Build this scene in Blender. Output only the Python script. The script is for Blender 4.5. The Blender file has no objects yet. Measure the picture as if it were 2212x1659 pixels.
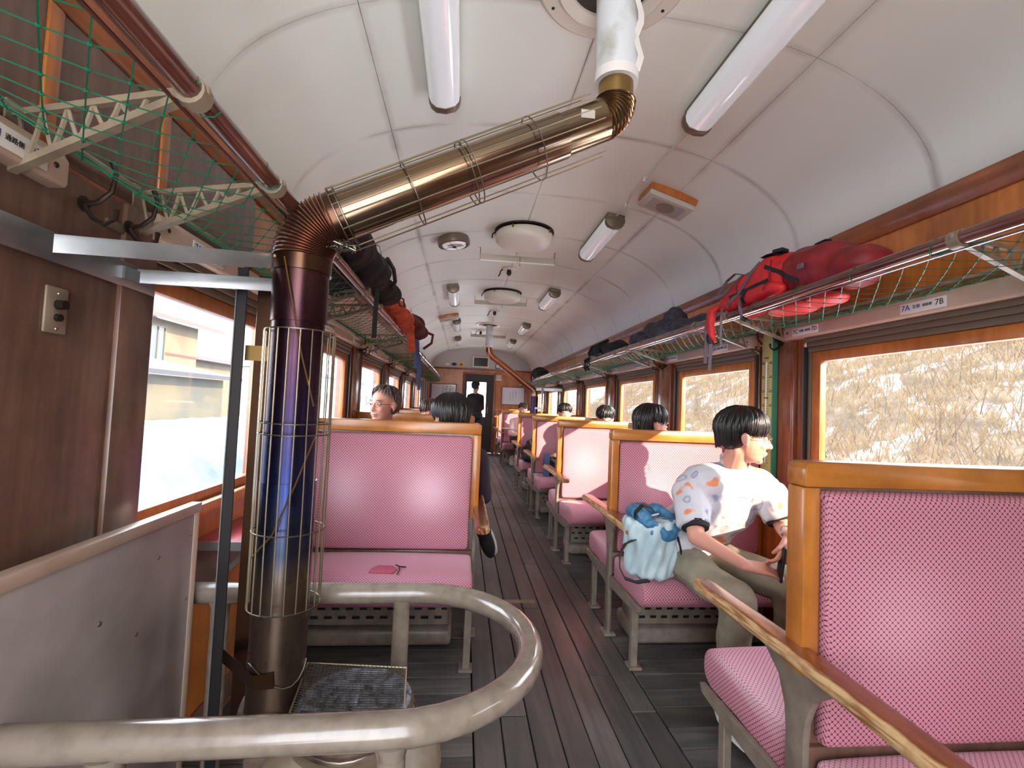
import bpy, bmesh, math, random
from mathutils import Vector, Matrix, noise
import numpy as np
PI = math.pi
R = random.Random(7)
SC = bpy.context.scene
COL = SC.collection
V = Vector

# ------------------------------------------------------------------ camera, world, sun, exposure
YAW, PIT, ROL, FPX, CAMH = .1011, .0444, .0428, 1026.0, 1.205
cam = bpy.data.cameras.new('camera'); camo = bpy.data.objects.new('camera', cam); COL.objects.link(camo)
_r = V((math.cos(YAW), -math.sin(YAW), 0)); _f0 = V((math.sin(YAW), math.cos(YAW), 0)); _z = V((0, 0, 1))
_f = _f0*math.cos(PIT)+_z*math.sin(PIT); _u = _z*math.cos(PIT)-_f0*math.sin(PIT)
_rr = _r*math.cos(ROL)+_u*math.sin(ROL); _uu = _u*math.cos(ROL)-_r*math.sin(ROL)
m = Matrix((_rr, _uu, -_f)).transposed().to_4x4(); m.translation = V((0, 0, CAMH))
camo.matrix_world = m
cam.sensor_width = 36; cam.lens = FPX/2212*36; cam.clip_start = .02; cam.clip_end = 300
SC.camera = camo

w = bpy.data.worlds.new('world'); SC.world = w; w.use_nodes = True
nt = w.node_tree; nt.nodes.clear()
# thin bright winter haze: one smooth gradient from horizon to zenith, no bright patch round the sun
tcw = nt.nodes.new('ShaderNodeTexCoord'); spw = nt.nodes.new('ShaderNodeSeparateXYZ'); rpw = nt.nodes.new('ShaderNodeValToRGB')
rpw.color_ramp.elements[0].position = 0; rpw.color_ramp.elements[0].color = (.97, .97, .97, 1)
rpw.color_ramp.elements[1].position = .8; rpw.color_ramp.elements[1].color = (.74, .84, 1.0, 1)
bg = nt.nodes.new('ShaderNodeBackground'); bg.inputs['Strength'].default_value = 1.6
wo = nt.nodes.new('ShaderNodeOutputWorld')
nt.links.new(tcw.outputs['Generated'], spw.inputs[0]); nt.links.new(spw.outputs['Z'], rpw.inputs[0]); nt.links.new(rpw.outputs[0], bg.inputs[0]); nt.links.new(bg.outputs[0], wo.inputs[0])

SUN_DIR = V((-1, 1.32, -.60)).normalized()
sl = bpy.data.lights.new('sun', 'SUN'); sl.energy = 2.6; sl.angle = math.radians(.6); sl.color = (1, .78, .54)
so = bpy.data.objects.new('sun', sl); COL.objects.link(so)
so.rotation_euler = SUN_DIR.to_track_quat('-Z', 'Y').to_euler()

SC.view_settings.view_transform = 'Standard'; SC.view_settings.look = 'None'
SC.view_settings.exposure = 2.7; SC.view_settings.gamma = 1; SC.view_settings.use_curve_mapping = False
SC.cycles.use_denoising = True
SC.cycles.max_bounces = 9; SC.cycles.diffuse_bounces = 7; SC.cycles.glossy_bounces = 4
SC.cycles.transmission_bounces = 6; SC.cycles.transparent_max_bounces = 12
SC.cycles.caustics_reflective = False; SC.cycles.caustics_refractive = False
SC.cycles.sample_clamp_indirect = 8

# ------------------------------------------------------------------ helpers
def c3(r, g, b):
    f = lambda x: (x/255/12.92) if x/255 <= .04045 else ((x/255+.055)/1.055)**2.4
    return (f(r), f(g), f(b), 1)

class MB:
    def __init__(s): s.v = []; s.f = []; s.uv = {}; s.wear = {}
    def add(s, vs, fs, uvs=None):
        o = len(s.v); s.v += [tuple(p) for p in vs]
        for i, f in enumerate(fs):
            if uvs and uvs[i] is not None: s.uv[len(s.f)] = uvs[i]
            s.f.append(tuple(a+o for a in f))
        return o
    def box(s, x0, x1, y0, y1, z0, z1):
        x0, x1 = sorted((x0, x1)); y0, y1 = sorted((y0, y1)); z0, z1 = sorted((z0, z1))
        s.add([(x0, y0, z0), (x1, y0, z0), (x1, y1, z0), (x0, y1, z0), (x0, y0, z1), (x1, y0, z1), (x1, y1, z1), (x0, y1, z1)],
              [(0, 3, 2, 1), (4, 5, 6, 7), (0, 1, 5, 4), (1, 2, 6, 5), (2, 3, 7, 6), (3, 0, 4, 7)]); return s
    def obox(s, c, size, M=None):
        hx, hy, hz = [a/2 for a in size]; c = V(c)
        vs = [V((x, y, z)) for z in (-hz, hz) for (x, y) in ((-hx, -hy), (hx, -hy), (hx, hy), (-hx, hy))]
        if M: vs = [M @ p for p in vs]
        s.add([p+c for p in vs], [(0, 3, 2, 1), (4, 5, 6, 7), (0, 1, 5, 4), (1, 2, 6, 5), (2, 3, 7, 6), (3, 0, 4, 7)]); return s
    def bar(s, a, b, w, h, up=(0, 0, 1)):
        a, b = V(a), V(b); d = (b-a); L = d.length; d.normalize(); u = V(up); x = d.cross(u)
        if x.length < 1e-4: x = d.cross(V((1, 0, 0)))
        x.normalize(); u = x.cross(d)
        M = Matrix((d, x, u)).transposed()
        return s.obox((a+b)/2, (L, w, h), M)
    def prism(s, poly, ax, a0, a1):
        P = lambda p, a: (a, p[0], p[1]) if ax == 'X' else ((p[0], a, p[1]) if ax == 'Y' else (p[0], p[1], a))
        n = len(poly); ar = sum(poly[i][0]*poly[(i+1) % n][1]-poly[(i+1) % n][0]*poly[i][1] for i in range(n))
        if (ar < 0) != (ax == 'Y'): poly = poly[::-1]
        lo, hi = min(a0, a1), max(a0, a1)
        vs = [P(p, lo) for p in poly]+[P(p, hi) for p in poly]
        fs = [tuple(range(n))[::-1], tuple(range(n, 2*n))]+[(i, (i+1) % n, n+(i+1) % n, n+i) for i in range(n)]
        s.add(vs, fs); return s
    def tube(s, path, r, n=8, closed=False, cap=True):
        path = [V(p) for p in path]; k = len(path)
        rs = r if isinstance(r, (list, tuple)) else [r]*k
        T = []
        for i in range(k):
            a = path[(i-1) % k] if (closed or i > 0) else path[i]; b = path[(i+1) % k] if (closed or i < k-1) else path[i]
            t = b-a; T.append(t.normalized() if t.length > 1e-9 else V((0, 0, 1)))
        u = T[0].orthogonal().normalized(); vs = []
        for i in range(k):
            u = u-T[i]*u.dot(T[i]); u = u.normalized() if u.length > 1e-6 else T[i].orthogonal().normalized()
            w_ = T[i].cross(u)
            for j in range(n):
                a = 2*PI*j/n; vs.append(path[i]+(u*math.cos(a)+w_*math.sin(a))*rs[i])
        fs = []
        for i in range(k if closed else k-1):
            i2 = (i+1) % k
            for j in range(n):
                j2 = (j+1) % n; fs.append((i*n+j, i*n+j2, i2*n+j2, i2*n+j))
        if cap and not closed: fs += [tuple(range(n))[::-1], tuple(range((k-1)*n, k*n))]
        s.add(vs, fs); return s
    def lathe(s, prof, c=(0, 0, 0), n=24, M=None, sx=1, sy=1):
        c = V(c); vs = []
        for (r, z) in prof:
            for j in range(n):
                a = 2*PI*j/n; p = V((r*math.cos(a)*sx, r*math.sin(a)*sy, z)); vs.append((M @ p if M else p)+c)
        k = len(prof); fs = [(i*n+j, i*n+(j+1) % n, (i+1)*n+(j+1) % n, (i+1)*n+j) for i in range(k-1) for j in range(n)]
        if prof[0][0] > 1e-5: fs.append(tuple(range(n))[::-1])
        if prof[-1][0] > 1e-5: fs.append(tuple(range((k-1)*n, k*n)))
        s.add(vs, fs); return s
    def ell(s, c, r, M=None, n=14, m_=9):
        if isinstance(r, (int, float)): r = (r, r, r)
        c = V(c); vs = []
        for i in range(1, m_):
            t = PI*i/m_
            for j in range(n):
                a = 2*PI*j/n; p = V((r[0]*math.sin(t)*math.cos(a), r[1]*math.sin(t)*math.sin(a), -r[2]*math.cos(t)))
                vs.append((M @ p if M else p)+c)
        b = V((0, 0, -r[2])); t_ = V((0, 0, r[2])); nb = len(vs)
        vs += [(M @ b if M else b)+c, (M @ t_ if M else t_)+c]
        fs = [(i*n+j, i*n+(j+1) % n, (i+1)*n+(j+1) % n, (i+1)*n+j) for i in range(m_-2) for j in range(n)]
        fs += [(nb, (j+1) % n, j) for j in range(n)]+[(nb+1, (m_-2)*n+j, (m_-2)*n+(j+1) % n) for j in range(n)]
        s.add(vs, fs); return s
    def cap(s, a, b, ra, rb, n=12):
        a, b = V(a), V(b); d = b-a; L = d.length
        if L < 1e-5: return s.ell(a, ra)
        d.normalize(); path = []; rs = []
        for t in (80, 60, 35, 15): t = math.radians(t); path.append(a-d*ra*math.sin(t)); rs.append(ra*math.cos(t))
        path += [a, (a+b)/2, b]; rs += [ra, (ra+rb)/2, rb]
        for t in (15, 35, 60, 80): t = math.radians(t); path.append(b+d*rb*math.sin(t)); rs.append(rb*math.cos(t))
        return s.tube(path, rs, n)
    def ribbon(s, path, wd, t, side=(1, 0, 0)):
        path = [V(p) for p in path]; k = len(path); side = V(side); vs = []
        for i in range(k):
            T = (path[min(i+1, k-1)]-path[max(i-1, 0)]).normalized(); sd = (side-T*side.dot(T)).normalized(); nn = T.cross(sd)
            for (a, b) in ((-1, -1), (1, -1), (1, 1), (-1, 1)): vs.append(path[i]+sd*a*wd/2+nn*b*t/2)
        fs = [(i*4+j, i*4+(j+1) % 4, (i+1)*4+(j+1) % 4, (i+1)*4+j) for i in range(k-1) for j in range(4)]
        fs += [(3, 2, 1, 0), tuple(range((k-1)*4, k*4))]
        s.add(vs, fs); return s
    def build(s, name, mat, parent=None, bevel=0, seg=2, smooth=35, local=False, kind=None, label=None):
        me = bpy.data.meshes.new(name); off = V((0, 0, 0))
        if parent is not None and not local: off = wloc(parent)
        me.from_pydata([tuple(V(p)-off) for p in s.v], [], s.f)
        uvl = me.uv_layers.new(name='UVMap')
        co = [V(p) for p in s.v]
        for p in me.polygons:
            cu = s.uv.get(p.index)
            nn = p.normal; ax = max(range(3), key=lambda i: abs(nn[i]))
            for q, li in enumerate(p.loop_indices):
                if cu: uvl.data[li].uv = cu[q]
                else:
                    a = co[me.loops[li].vertex_index]
                    uvl.data[li].uv = ((a[1], a[2]), (a[0], a[2]), (a[0], a[1]))[ax]
        if s.wear:
            at = me.attributes.new('wear', 'FLOAT', 'POINT')
            for i, x in s.wear.items(): at.data[i].value = x
        if bevel:
            bm = bmesh.new(); bm.from_mesh(me)
            bm.edges.ensure_lookup_table()
            es = [e for e in bm.edges if len(e.link_faces) == 2 and e.calc_face_angle(0) > .5]
            bmesh.ops.bevel(bm, geom=es, offset=bevel, segments=seg, affect='EDGES', profile=.5, clamp_overlap=True)
            bm.to_mesh(me); bm.free()
        if smooth:
            me.polygons.foreach_set('use_smooth', [True]*len(me.polygons)); me.set_sharp_from_angle(angle=math.radians(smooth))
        if mat: me.materials.append(mat)
        return link(name, me, parent, kind, label)

def link(name, me, parent=None, kind=None, label=None):
    o = bpy.data.objects.new(name, me); COL.objects.link(o)
    if parent is not None: o.parent = parent
    if kind: o['kind'] = kind
    if label: o['label'] = label
    return o
def wloc(o):
    p = V(o.location)
    while o.parent: o = o.parent; p += V(o.location)
    return p
def thing(name, label, cat, loc=(0, 0, 0), group=None, rz=0):
    o = bpy.data.objects.new(name, None); COL.objects.link(o); o.location = loc; o.rotation_euler = (0, 0, rz)
    o.empty_display_size = .1
    return tag(o, label, cat, group)
def tag(o, label, cat, group=None):
    o['label'] = label; o['category'] = cat
    if group: o['group'] = group
    return o
def struct(name, loc=(0, 0, 0)):
    o = bpy.data.objects.new(name, None); COL.objects.link(o); o.location = loc; o['kind'] = 'structure'; return o
KIDS = {}
def dup(root, loc, label, rz=None, group=None):
    def cp(o, parent):
        c = o.copy(); COL.objects.link(c)
        if parent is not None: c.parent = parent
        for k in o.children: cp(k, c)
        return c
    c = cp(root, None); c.location = loc; c['label'] = label
    if rz is not None: c.rotation_euler = (0, 0, rz)
    if group: c['group'] = group
    return c
def remesh(mb, vox, smooth=2, disp=0, dscale=10, dfun=None):
    me = bpy.data.meshes.new('tmp'); me.from_pydata([tuple(p) for p in mb.v], [], mb.f)
    o = bpy.data.objects.new('tmp', me); COL.objects.link(o)
    md = o.modifiers.new('r', 'REMESH'); md.mode = 'VOXEL'; md.voxel_size = vox; md.use_smooth_shade = True
    if smooth:
        sm = o.modifiers.new('s', 'SMOOTH'); sm.factor = .5; sm.iterations = smooth
    dg = bpy.context.evaluated_depsgraph_get(); dg.update()
    out = bpy.data.meshes.new_from_object(o.evaluated_get(dg))
    bpy.data.objects.remove(o); bpy.data.meshes.remove(me)
    out.materials.clear()
    if disp or dfun:
        n = len(out.vertices); co = np.empty(n*3); out.vertices.foreach_get('co', co); co = co.reshape(-1, 3)
        no = np.empty(n*3); out.vertices.foreach_get('normal', no); no = no.reshape(-1, 3)
        for i in range(n):
            p = V(co[i]); d = 0
            if disp: d = disp*(noise.noise(p*dscale)+.5*noise.noise(p*dscale*2.3))
            if dfun: d += dfun(p)
            co[i] += no[i]*d
        out.vertices.foreach_set('co', co.ravel()); out.update()
    out.polygons.foreach_set('use_smooth', [True]*len(out.polygons))
    return out
def rlink(name, me, mat, parent, label=None):
    off = wloc(parent) if parent else V((0, 0, 0))
    me.transform(Matrix.Translation(-off)); me.materials.append(mat)
    return link(name, me, parent, None, label)

# ------------------------------------------------------------------ materials
def pmat(name, col, rough=.5, metal=0, **k):
    m_ = bpy.data.materials.new(name); m_.use_nodes = True; b = m_.node_tree.nodes['Principled BSDF']
    b.inputs['Base Color'].default_value = col; b.inputs['Roughness'].default_value = rough; b.inputs['Metallic'].default_value = metal
    for a, v_ in k.items():
        b.inputs[a.replace('_', ' ')].default_value = v_
    m_.diffuse_color = col
    return m_
def N(m_, t, **k):
    n = m_.node_tree.nodes.new(t)
    for a, v_ in k.items(): setattr(n, a, v_)
    return n
def L(m_, a, b): m_.node_tree.links.new(a, b)
def bsdf(m_): return m_.node_tree.nodes['Principled BSDF']
def noisecol(m_, c1, c2, scale=(1, 1, 1), nscale=6, lo=.35, hi=.65, detail=5, coord='Object', bump=0, bdist=.002, roughvar=None, rnd=0):
    tc = N(m_, 'ShaderNodeTexCoord'); mp = N(m_, 'ShaderNodeMapping'); mp.inputs['Scale'].default_value = scale
    L(m_, tc.outputs[coord], mp.inputs[0])
    nz = N(m_, 'ShaderNodeTexNoise'); nz.inputs['Scale'].default_value = nscale; nz.inputs['Detail'].default_value = detail
    if rnd:
        oi = N(m_, 'ShaderNodeObjectInfo'); ad = N(m_, 'ShaderNodeVectorMath', operation='ADD'); sc_ = N(m_, 'ShaderNodeMath', operation='MULTIPLY'); sc_.inputs[1].default_value = 37
        L(m_, oi.outputs['Random'], sc_.inputs[0]); L(m_, mp.outputs[0], ad.inputs[0]); L(m_, sc_.outputs[0], ad.inputs[1]); L(m_, ad.outputs[0], nz.inputs['Vector'])
    else: L(m_, mp.outputs[0], nz.inputs['Vector'])
    rp = N(m_, 'ShaderNodeValToRGB'); e = rp.color_ramp.elements
    e[0].position = lo; e[0].color = c1; e[1].position = hi; e[1].color = c2
    L(m_, nz.outputs['Fac'], rp.inputs[0])
    out = rp.outputs[0]
    if rnd:
        hv = N(m_, 'ShaderNodeHueSaturation'); mr = N(m_, 'ShaderNodeMapRange'); mr.inputs[3].default_value = 1-rnd; mr.inputs[4].default_value = 1+rnd
        L(m_, oi.outputs['Random'], mr.inputs[0]); L(m_, mr.outputs[0], hv.inputs['Value']); L(m_, out, hv.inputs['Color']); out = hv.outputs[0]
    L(m_, out, bsdf(m_).inputs['Base Color'])
    if bump:
        bp = N(m_, 'ShaderNodeBump'); bp.inputs['Strength'].default_value = bump; bp.inputs['Distance'].default_value = bdist
        L(m_, nz.outputs['Fac'], bp.inputs['Height']); L(m_, bp.outputs[0], bsdf(m_).inputs['Normal'])
    if roughvar:
        mr = N(m_, 'ShaderNodeMapRange'); mr.inputs[3].default_value = roughvar[0]; mr.inputs[4].default_value = roughvar[1]
        L(m_, nz.outputs['Fac'], mr.inputs[0]); L(m_, mr.outputs[0], bsdf(m_).inputs['Roughness'])
    return m_, nz, out
def wood(name, c1, c2, rough, along='Z', sc=1.0, rnd=.1, coat=.3):
    m_ = pmat(name, c1, rough, Coat_Weight=coat, Coat_Roughness=.18)
    s_ = {'X': (1.2, 14, 14), 'Y': (14, 1.2, 14), 'Z': (14, 14, 1.2)}[along]
    noisecol(m_, c1, c2, tuple(a*sc for a in s_), 3, .3, .7, 6, bump=.12, bdist=.001, rnd=rnd)
    # blotchy wear over the grain
    nt_ = m_.node_tree; base = bsdf(m_).inputs['Base Color'].links[0].from_socket
    tc = N(m_, 'ShaderNodeTexCoord'); n2 = N(m_, 'ShaderNodeTexNoise'); n2.inputs['Scale'].default_value = 3.5; n2.inputs['Detail'].default_value = 6; n2.inputs['Roughness'].default_value = .65
    L(m_, tc.outputs['Object'], n2.inputs['Vector'])
    mr = N(m_, 'ShaderNodeMapRange'); mr.inputs[1].default_value = .38; mr.inputs[2].default_value = .66; mr.inputs[3].default_value = .68; mr.inputs[4].default_value = 1.15
    L(m_, n2.outputs['Fac'], mr.inputs[0])
    mx = N(m_, 'ShaderNodeVectorMath', operation='SCALE'); L(m_, base, mx.inputs[0]); L(m_, mr.outputs[0], mx.inputs['Scale'])
    L(m_, mx.outputs[0], bsdf(m_).inputs['Base Color'])
    return m_

M = {}
M['wall'] = wood('wall_wood', c3(178, 100, 42), c3(204, 128, 60), .28, 'Z')
M['walldark'] = wood('dark_wall_wood', c3(104, 76, 64), c3(126, 94, 78), .32, 'Z')
M['pillar'] = wood('red_brown_wood', c3(116, 64, 42), c3(140, 80, 50), .22, 'Z', coat=.6)
M['cornice'] = wood('cornice_wood', c3(132, 76, 48), c3(158, 98, 64), .3, 'Y', coat=.4)
M['honey'] = wood('honey_wood', c3(176, 108, 42), c3(196, 126, 54), .3, 'X', coat=.4)
M['honeyz'] = wood('honey_wood_upright', c3(172, 104, 40), c3(192, 122, 52), .3, 'Z', coat=.4)
M['sash'] = wood('sash_wood', c3(186, 104, 40), c3(206, 126, 56), .35, 'Z')
M['plank'] = wood('floor_wood', c3(76, 75, 73), c3(102, 94, 87), .42, 'Y', rnd=.22, coat=.15)
M['plankx'] = wood('side_floor_wood', c3(70, 68, 66), c3(100, 94, 88), .5, 'X', rnd=.22, coat=.05)
M['beige'] = noisecol(pmat('beige_paint', c3(196, 172, 152), .4), c3(188, 164, 144), c3(204, 180, 160), nscale=9, rnd=.02)[0]
M['metalpaint'] = noisecol(pmat('grey_beige_metal_paint', c3(128, 116, 104), .38), c3(118, 106, 95), c3(138, 126, 114), nscale=20, bump=.05)[0]
M['railpaint'] = noisecol(pmat('rail_paint', c3(128, 116, 103), .22, Coat_Weight=.6, Coat_Roughness=.08), c3(118, 106, 94), c3(136, 124, 111), nscale=26, lo=.3, hi=.6, bump=.06)[0]
M['panelpaint'] = noisecol(pmat('panel_paint', c3(168, 158, 152), .5), c3(150, 141, 134), c3(178, 168, 162), nscale=4, detail=8)[0]
M['iron'] = noisecol(pmat('cast_iron_beige', c3(140, 125, 106), .45), c3(126, 111, 92), c3(154, 138, 118), nscale=14)[0]
M['hook'] = pmat('dark_iron', c3(52, 40, 34), .4, .6)
M['alu'] = noisecol(pmat('aluminium', c3(150, 152, 154), .35, .85), c3(128, 130, 132), c3(170, 172, 175), (1, 1, 1), 5)[0]
M['steel'] = pmat('dark_steel', c3(60, 58, 58), .35, .75)
M['steelmid'] = pmat('grey_steel', c3(120, 116, 110), .35, .8)
M['track'] = pmat('window_track', c3(112, 98, 82), .5, .3)
M['black'] = pmat('black_rubber', c3(22, 20, 20), .6)
M['brass'] = pmat('brass', c3(150, 120, 72), .3, .9)
M['netgreen'] = pmat('green_cord', c3(8, 104, 72), .5)
M['pole'] = wood('rack_rail_wood', c3(92, 50, 40), c3(116, 66, 54), .18, 'Y', coat=.8)
M['screw'] = pmat('screw_steel', c3(150, 145, 138), .35, .9)
M['plate'] = pmat('enamel_plate', c3(232, 230, 224), .25)
M['ink'] = pmat('black_ink', c3(28, 28, 34), .5)
M['inkblue'] = pmat('blue_ink', c3(36, 40, 130), .5)
M['vent'] = pmat('vent_paint', c3(196, 188, 176), .45)
M['endcap'] = pmat('lamp_end_metal', c3(120, 108, 92), .35, .5)
M['lampcover'] = pmat('lamp_cover', c3(226, 228, 232), .12, Coat_Weight=.6, Coat_Roughness=.05)
bsdf(M['lampcover']).inputs['Emission Color'].default_value = (.93, .97, 1, 1); bsdf(M['lampcover']).inputs['Emission Strength'].default_value = .035
M['drum'] = pmat('drum_paint', c3(220, 214, 200), .35)
M['wire'] = pmat('steel_wire', c3(112, 106, 96), .35, .9)
M['wirelight'] = pmat('bright_wire', c3(176, 166, 140), .3, .9)
M['cable'] = pmat('white_cable', c3(214, 208, 198), .4)
M['lino'] = pmat('pink_table_top', c3(176, 70, 76), .35)
M['fabricblack'] = noisecol(pmat('black_fabric', c3(16, 16, 18), .8), c3(10, 10, 12), c3(26, 26, 29), nscale=30, bump=.2)[0]
M['fabricnavy'] = noisecol(pmat('dark_violet_fabric', c3(58, 52, 64), .75), c3(44, 40, 50), c3(70, 64, 76), nscale=20, bump=.2)[0]
M['red'] = noisecol(pmat('red_nylon', c3(206, 30, 34), .55), c3(190, 24, 30), c3(222, 44, 44), nscale=14, bump=.15)[0]
M['darkred'] = noisecol(pmat('dark_red_nylon', c3(132, 22, 28), .55), c3(118, 18, 26), c3(148, 30, 34), nscale=14, bump=.15)[0]
M['strap'] = pmat('grey_webbing', c3(104, 92, 98), .7)
M['orange'] = noisecol(pmat('orange_fabric', c3(186, 74, 44), .7), c3(170, 62, 36), c3(206, 90, 54), nscale=20, bump=.2)[0]
M['maroon'] = noisecol(pmat('maroon_fabric', c3(84, 32, 32), .7), c3(70, 26, 28), c3(100, 40, 38), nscale=20, bump=.2)[0]
M['bluestrap'] = pmat('blue_strap', c3(70, 84, 124), .7)
M['baglight'] = noisecol(pmat('pale_blue_nylon', c3(176, 200, 206), .5), c3(164, 190, 197), c3(190, 211, 216), nscale=7, bump=.3, bdist=.006)[0]
M['bagblue'] = noisecol(pmat('blue_nylon', c3(58, 118, 158), .45), c3(44, 100, 140), c3(72, 136, 176), nscale=18, bump=.3)[0]
M['skin'] = pmat('skin', c3(208, 150, 130), .5, Subsurface_Weight=.08)
M['lip'] = pmat('lip', c3(190, 110, 104), .4)
M['eye'] = pmat('eye_white', c3(235, 230, 225), .2)
M['hair'] = noisecol(pmat('black_hair', c3(20, 17, 18), .35), c3(12, 10, 11), c3(36, 31, 30), nscale=40)[0]
M['hairgrey'] = noisecol(pmat('grey_hair', c3(74, 64, 60), .45), c3(48, 42, 40), c3(110, 100, 94), nscale=50)[0]
M['hairbrown'] = noisecol(pmat('brown_hair', c3(70, 52, 46), .4), c3(52, 38, 34), c3(92, 70, 62), nscale=40)[0]
M['khaki'] = noisecol(pmat('khaki_cotton', c3(140, 132, 112), .8), c3(124, 117, 98), c3(152, 144, 124), nscale=10, bump=.2)[0]
M['cloth_black'] = pmat('black_cloth', c3(26, 22, 26), .8)
M['cloth_plum'] = pmat('plum_cloth', c3(48, 36, 48), .8)
M['cloth_pink'] = pmat('pale_pink_cloth', c3(222, 184, 180), .8)
M['cloth_grey'] = pmat('grey_cloth', c3(110, 108, 112), .8)
M['white'] = pmat('white_rubber', c3(230, 226, 220), .5)
M['snow'] = noisecol(pmat('snow', c3(228, 236, 246), .7), c3(88, 106, 134), c3(128, 148, 178), nscale=1.6, bump=.6, bdist=.08)[0]  # snow in shade: the bluish shade is put into its colour
M['darkscreen'] = pmat('dark_screen', c3(38, 40, 38), .25)
M['yellow'] = pmat('yellow_enamel', c3(226, 186, 30), .3)
M['redink'] = pmat('red_enamel', c3(196, 50, 30), .3)
M['whiteend'] = pmat('end_wall_paint', c3(190, 186, 182), .5)
M['doordark'] = pmat('door_dark_wood', c3(34, 22, 18), .4)
M['paper'] = pmat('white_paper', c3(226, 230, 236), .3, Coat_Weight=.7, Coat_Roughness=.05)
M['frosted'] = pmat('oilstone_grey', c3(84, 92, 104), .6, .3)

# shirt with a faint printed pattern of patches
m_ = pmat('printed_white_cotton', c3(206, 208, 218), .8); M['shirt'] = m_
tc = N(m_, 'ShaderNodeTexCoord'); n1 = N(m_, 'ShaderNodeTexNoise'); n1.inputs['Scale'].default_value = 12; n1.inputs['Detail'].default_value = 1.5; L(m_, tc.outputs['Object'], n1.inputs['Vector'])
rp = N(m_, 'ShaderNodeValToRGB'); rp.color_ramp.interpolation = 'LINEAR'; e = rp.color_ramp.elements
e[0].position = .33; e[0].color = c3(216, 136, 92); e[1].position = .37; e[1].color = c3(196, 196, 204)
x = e.new(.60); x.color = c3(196, 196, 204); x = e.new(.64); x.color = c3(140, 146, 176); x = e.new(.70); x.color = c3(194, 194, 202)
L(m_, n1.outputs['Fac'], rp.inputs[0]); L(m_, rp.outputs[0], bsdf(m_).inputs['Base Color'])
b2 = N(m_, 'ShaderNodeTexNoise'); b2.inputs['Scale'].default_value = 12; L(m_, tc.outputs['Object'], b2.inputs['Vector'])
bp = N(m_, 'ShaderNodeBump'); bp.inputs['Strength'].default_value = .5; bp.inputs['Distance'].default_value = .012; L(m_, b2.outputs['Fac'], bp.inputs['Height']); L(m_, bp.outputs[0], bsdf(m_).inputs['Normal'])

# ceiling paint, grimy along the panel joints
SEAM0, SEAMP = .81, .73
m_ = pmat('ceiling_paint', c3(208, 202, 194), .42); M['ceil'] = m_
tc = N(m_, 'ShaderNodeNewGeometry'); sp = N(m_, 'ShaderNodeSeparateXYZ'); L(m_, tc.outputs['Position'], sp.inputs[0])
def mth(m_, op, a, b=None, c=None, clamp=False):
    n = N(m_, 'ShaderNodeMath', operation=op); n.use_clamp = clamp
    for i, x in enumerate((a, b, c)):
        if x is None: continue
        if isinstance(x, (int, float)): n.inputs[i].default_value = x
        else: L(m_, x, n.inputs[i])
    return n.outputs[0]
yy = mth(m_, 'PINGPONG', mth(m_, 'ADD', sp.outputs['Y'], 20*SEAMP-SEAM0), SEAMP/2)
gy = mth(m_, 'SUBTRACT', 1, mth(m_, 'DIVIDE', yy, .028), clamp=True)
gx = None
for xs in (-.40, 1.21, .42):
    g = mth(m_, 'SUBTRACT', 1, mth(m_, 'DIVIDE', mth(m_, 'ABSOLUTE', mth(m_, 'SUBTRACT', sp.outputs['X'], xs)), .03 if xs != .42 else .012), clamp=True)
    gx = g if gx is None else mth(m_, 'MAXIMUM', gx, g)
g = mth(m_, 'MAXIMUM', gy, gx)
n1 = N(m_, 'ShaderNodeTexNoise'); n1.inputs['Scale'].default_value = 2.6; n1.inputs['Detail'].default_value = 5; L(m_, tc.outputs['Position'], n1.inputs['Vector'])
nn = mth(m_, 'MULTIPLY', mth(m_, 'SUBTRACT', n1.outputs['Fac'], .36), 3.2, clamp=True)
g = mth(m_, 'MULTIPLY', mth(m_, 'MULTIPLY', g, nn), .55)
n2 = N(m_, 'ShaderNodeTexNoise'); n2.inputs['Scale'].default_value = .9; n2.inputs['Detail'].default_value = 4; L(m_, tc.outputs['Position'], n2.inputs['Vector'])
g2 = mth(m_, 'MULTIPLY', mth(m_, 'SUBTRACT', n2.outputs['Fac'], .45), .6, clamp=True)
g = mth(m_, 'ADD', g, g2, clamp=True)
mx = N(m_, 'ShaderNodeMix', data_type='RGBA'); L(m_, g, mx.inputs[0]); mx.inputs[6].default_value = c3(236, 240, 230); mx.inputs[7].default_value = c3(120, 100, 84)
L(m_, mx.outputs[2], bsdf(m_).inputs['Base Color'])
n3 = N(m_, 'ShaderNodeTexNoise'); n3.inputs['Scale'].default_value = 140; L(m_, tc.outputs['Position'], n3.inputs['Vector'])
bp = N(m_, 'ShaderNodeBump'); bp.inputs['Strength'].default_value = .12; bp.inputs['Distance'].default_value = .002; L(m_, n3.outputs['Fac'], bp.inputs['Height']); L(m_, bp.outputs[0], bsdf(m_).inputs['Normal'])

# moquette plush: dark dots and fine rings on pink, rubbed pale where people sit
m_ = pmat('pink_moquette', c3(190, 110, 132), .85, Sheen_Weight=.12, Sheen_Roughness=.4); M['plush'] = m_
bsdf(m_).inputs['Sheen Tint'].default_value = c3(255, 200, 210)
uvn = N(m_, 'ShaderNodeUVMap'); sp = N(m_, 'ShaderNodeSeparateXYZ'); L(m_, uvn.outputs[0], sp.inputs[0])
k = 2*PI/.0142
ca = mth(m_, 'COSINE', mth(m_, 'MULTIPLY', mth(m_, 'ADD', sp.outputs[0], sp.outputs[1]), k))
cb = mth(m_, 'COSINE', mth(m_, 'MULTIPLY', mth(m_, 'SUBTRACT', sp.outputs[0], sp.outputs[1]), k))
def sstep(m_, x, a, b):
    n = N(m_, 'ShaderNodeMapRange', interpolation_type='SMOOTHSTEP'); n.inputs[1].default_value = a; n.inputs[2].default_value = b
    L(m_, x, n.inputs[0]); return n.outputs[0]
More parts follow.
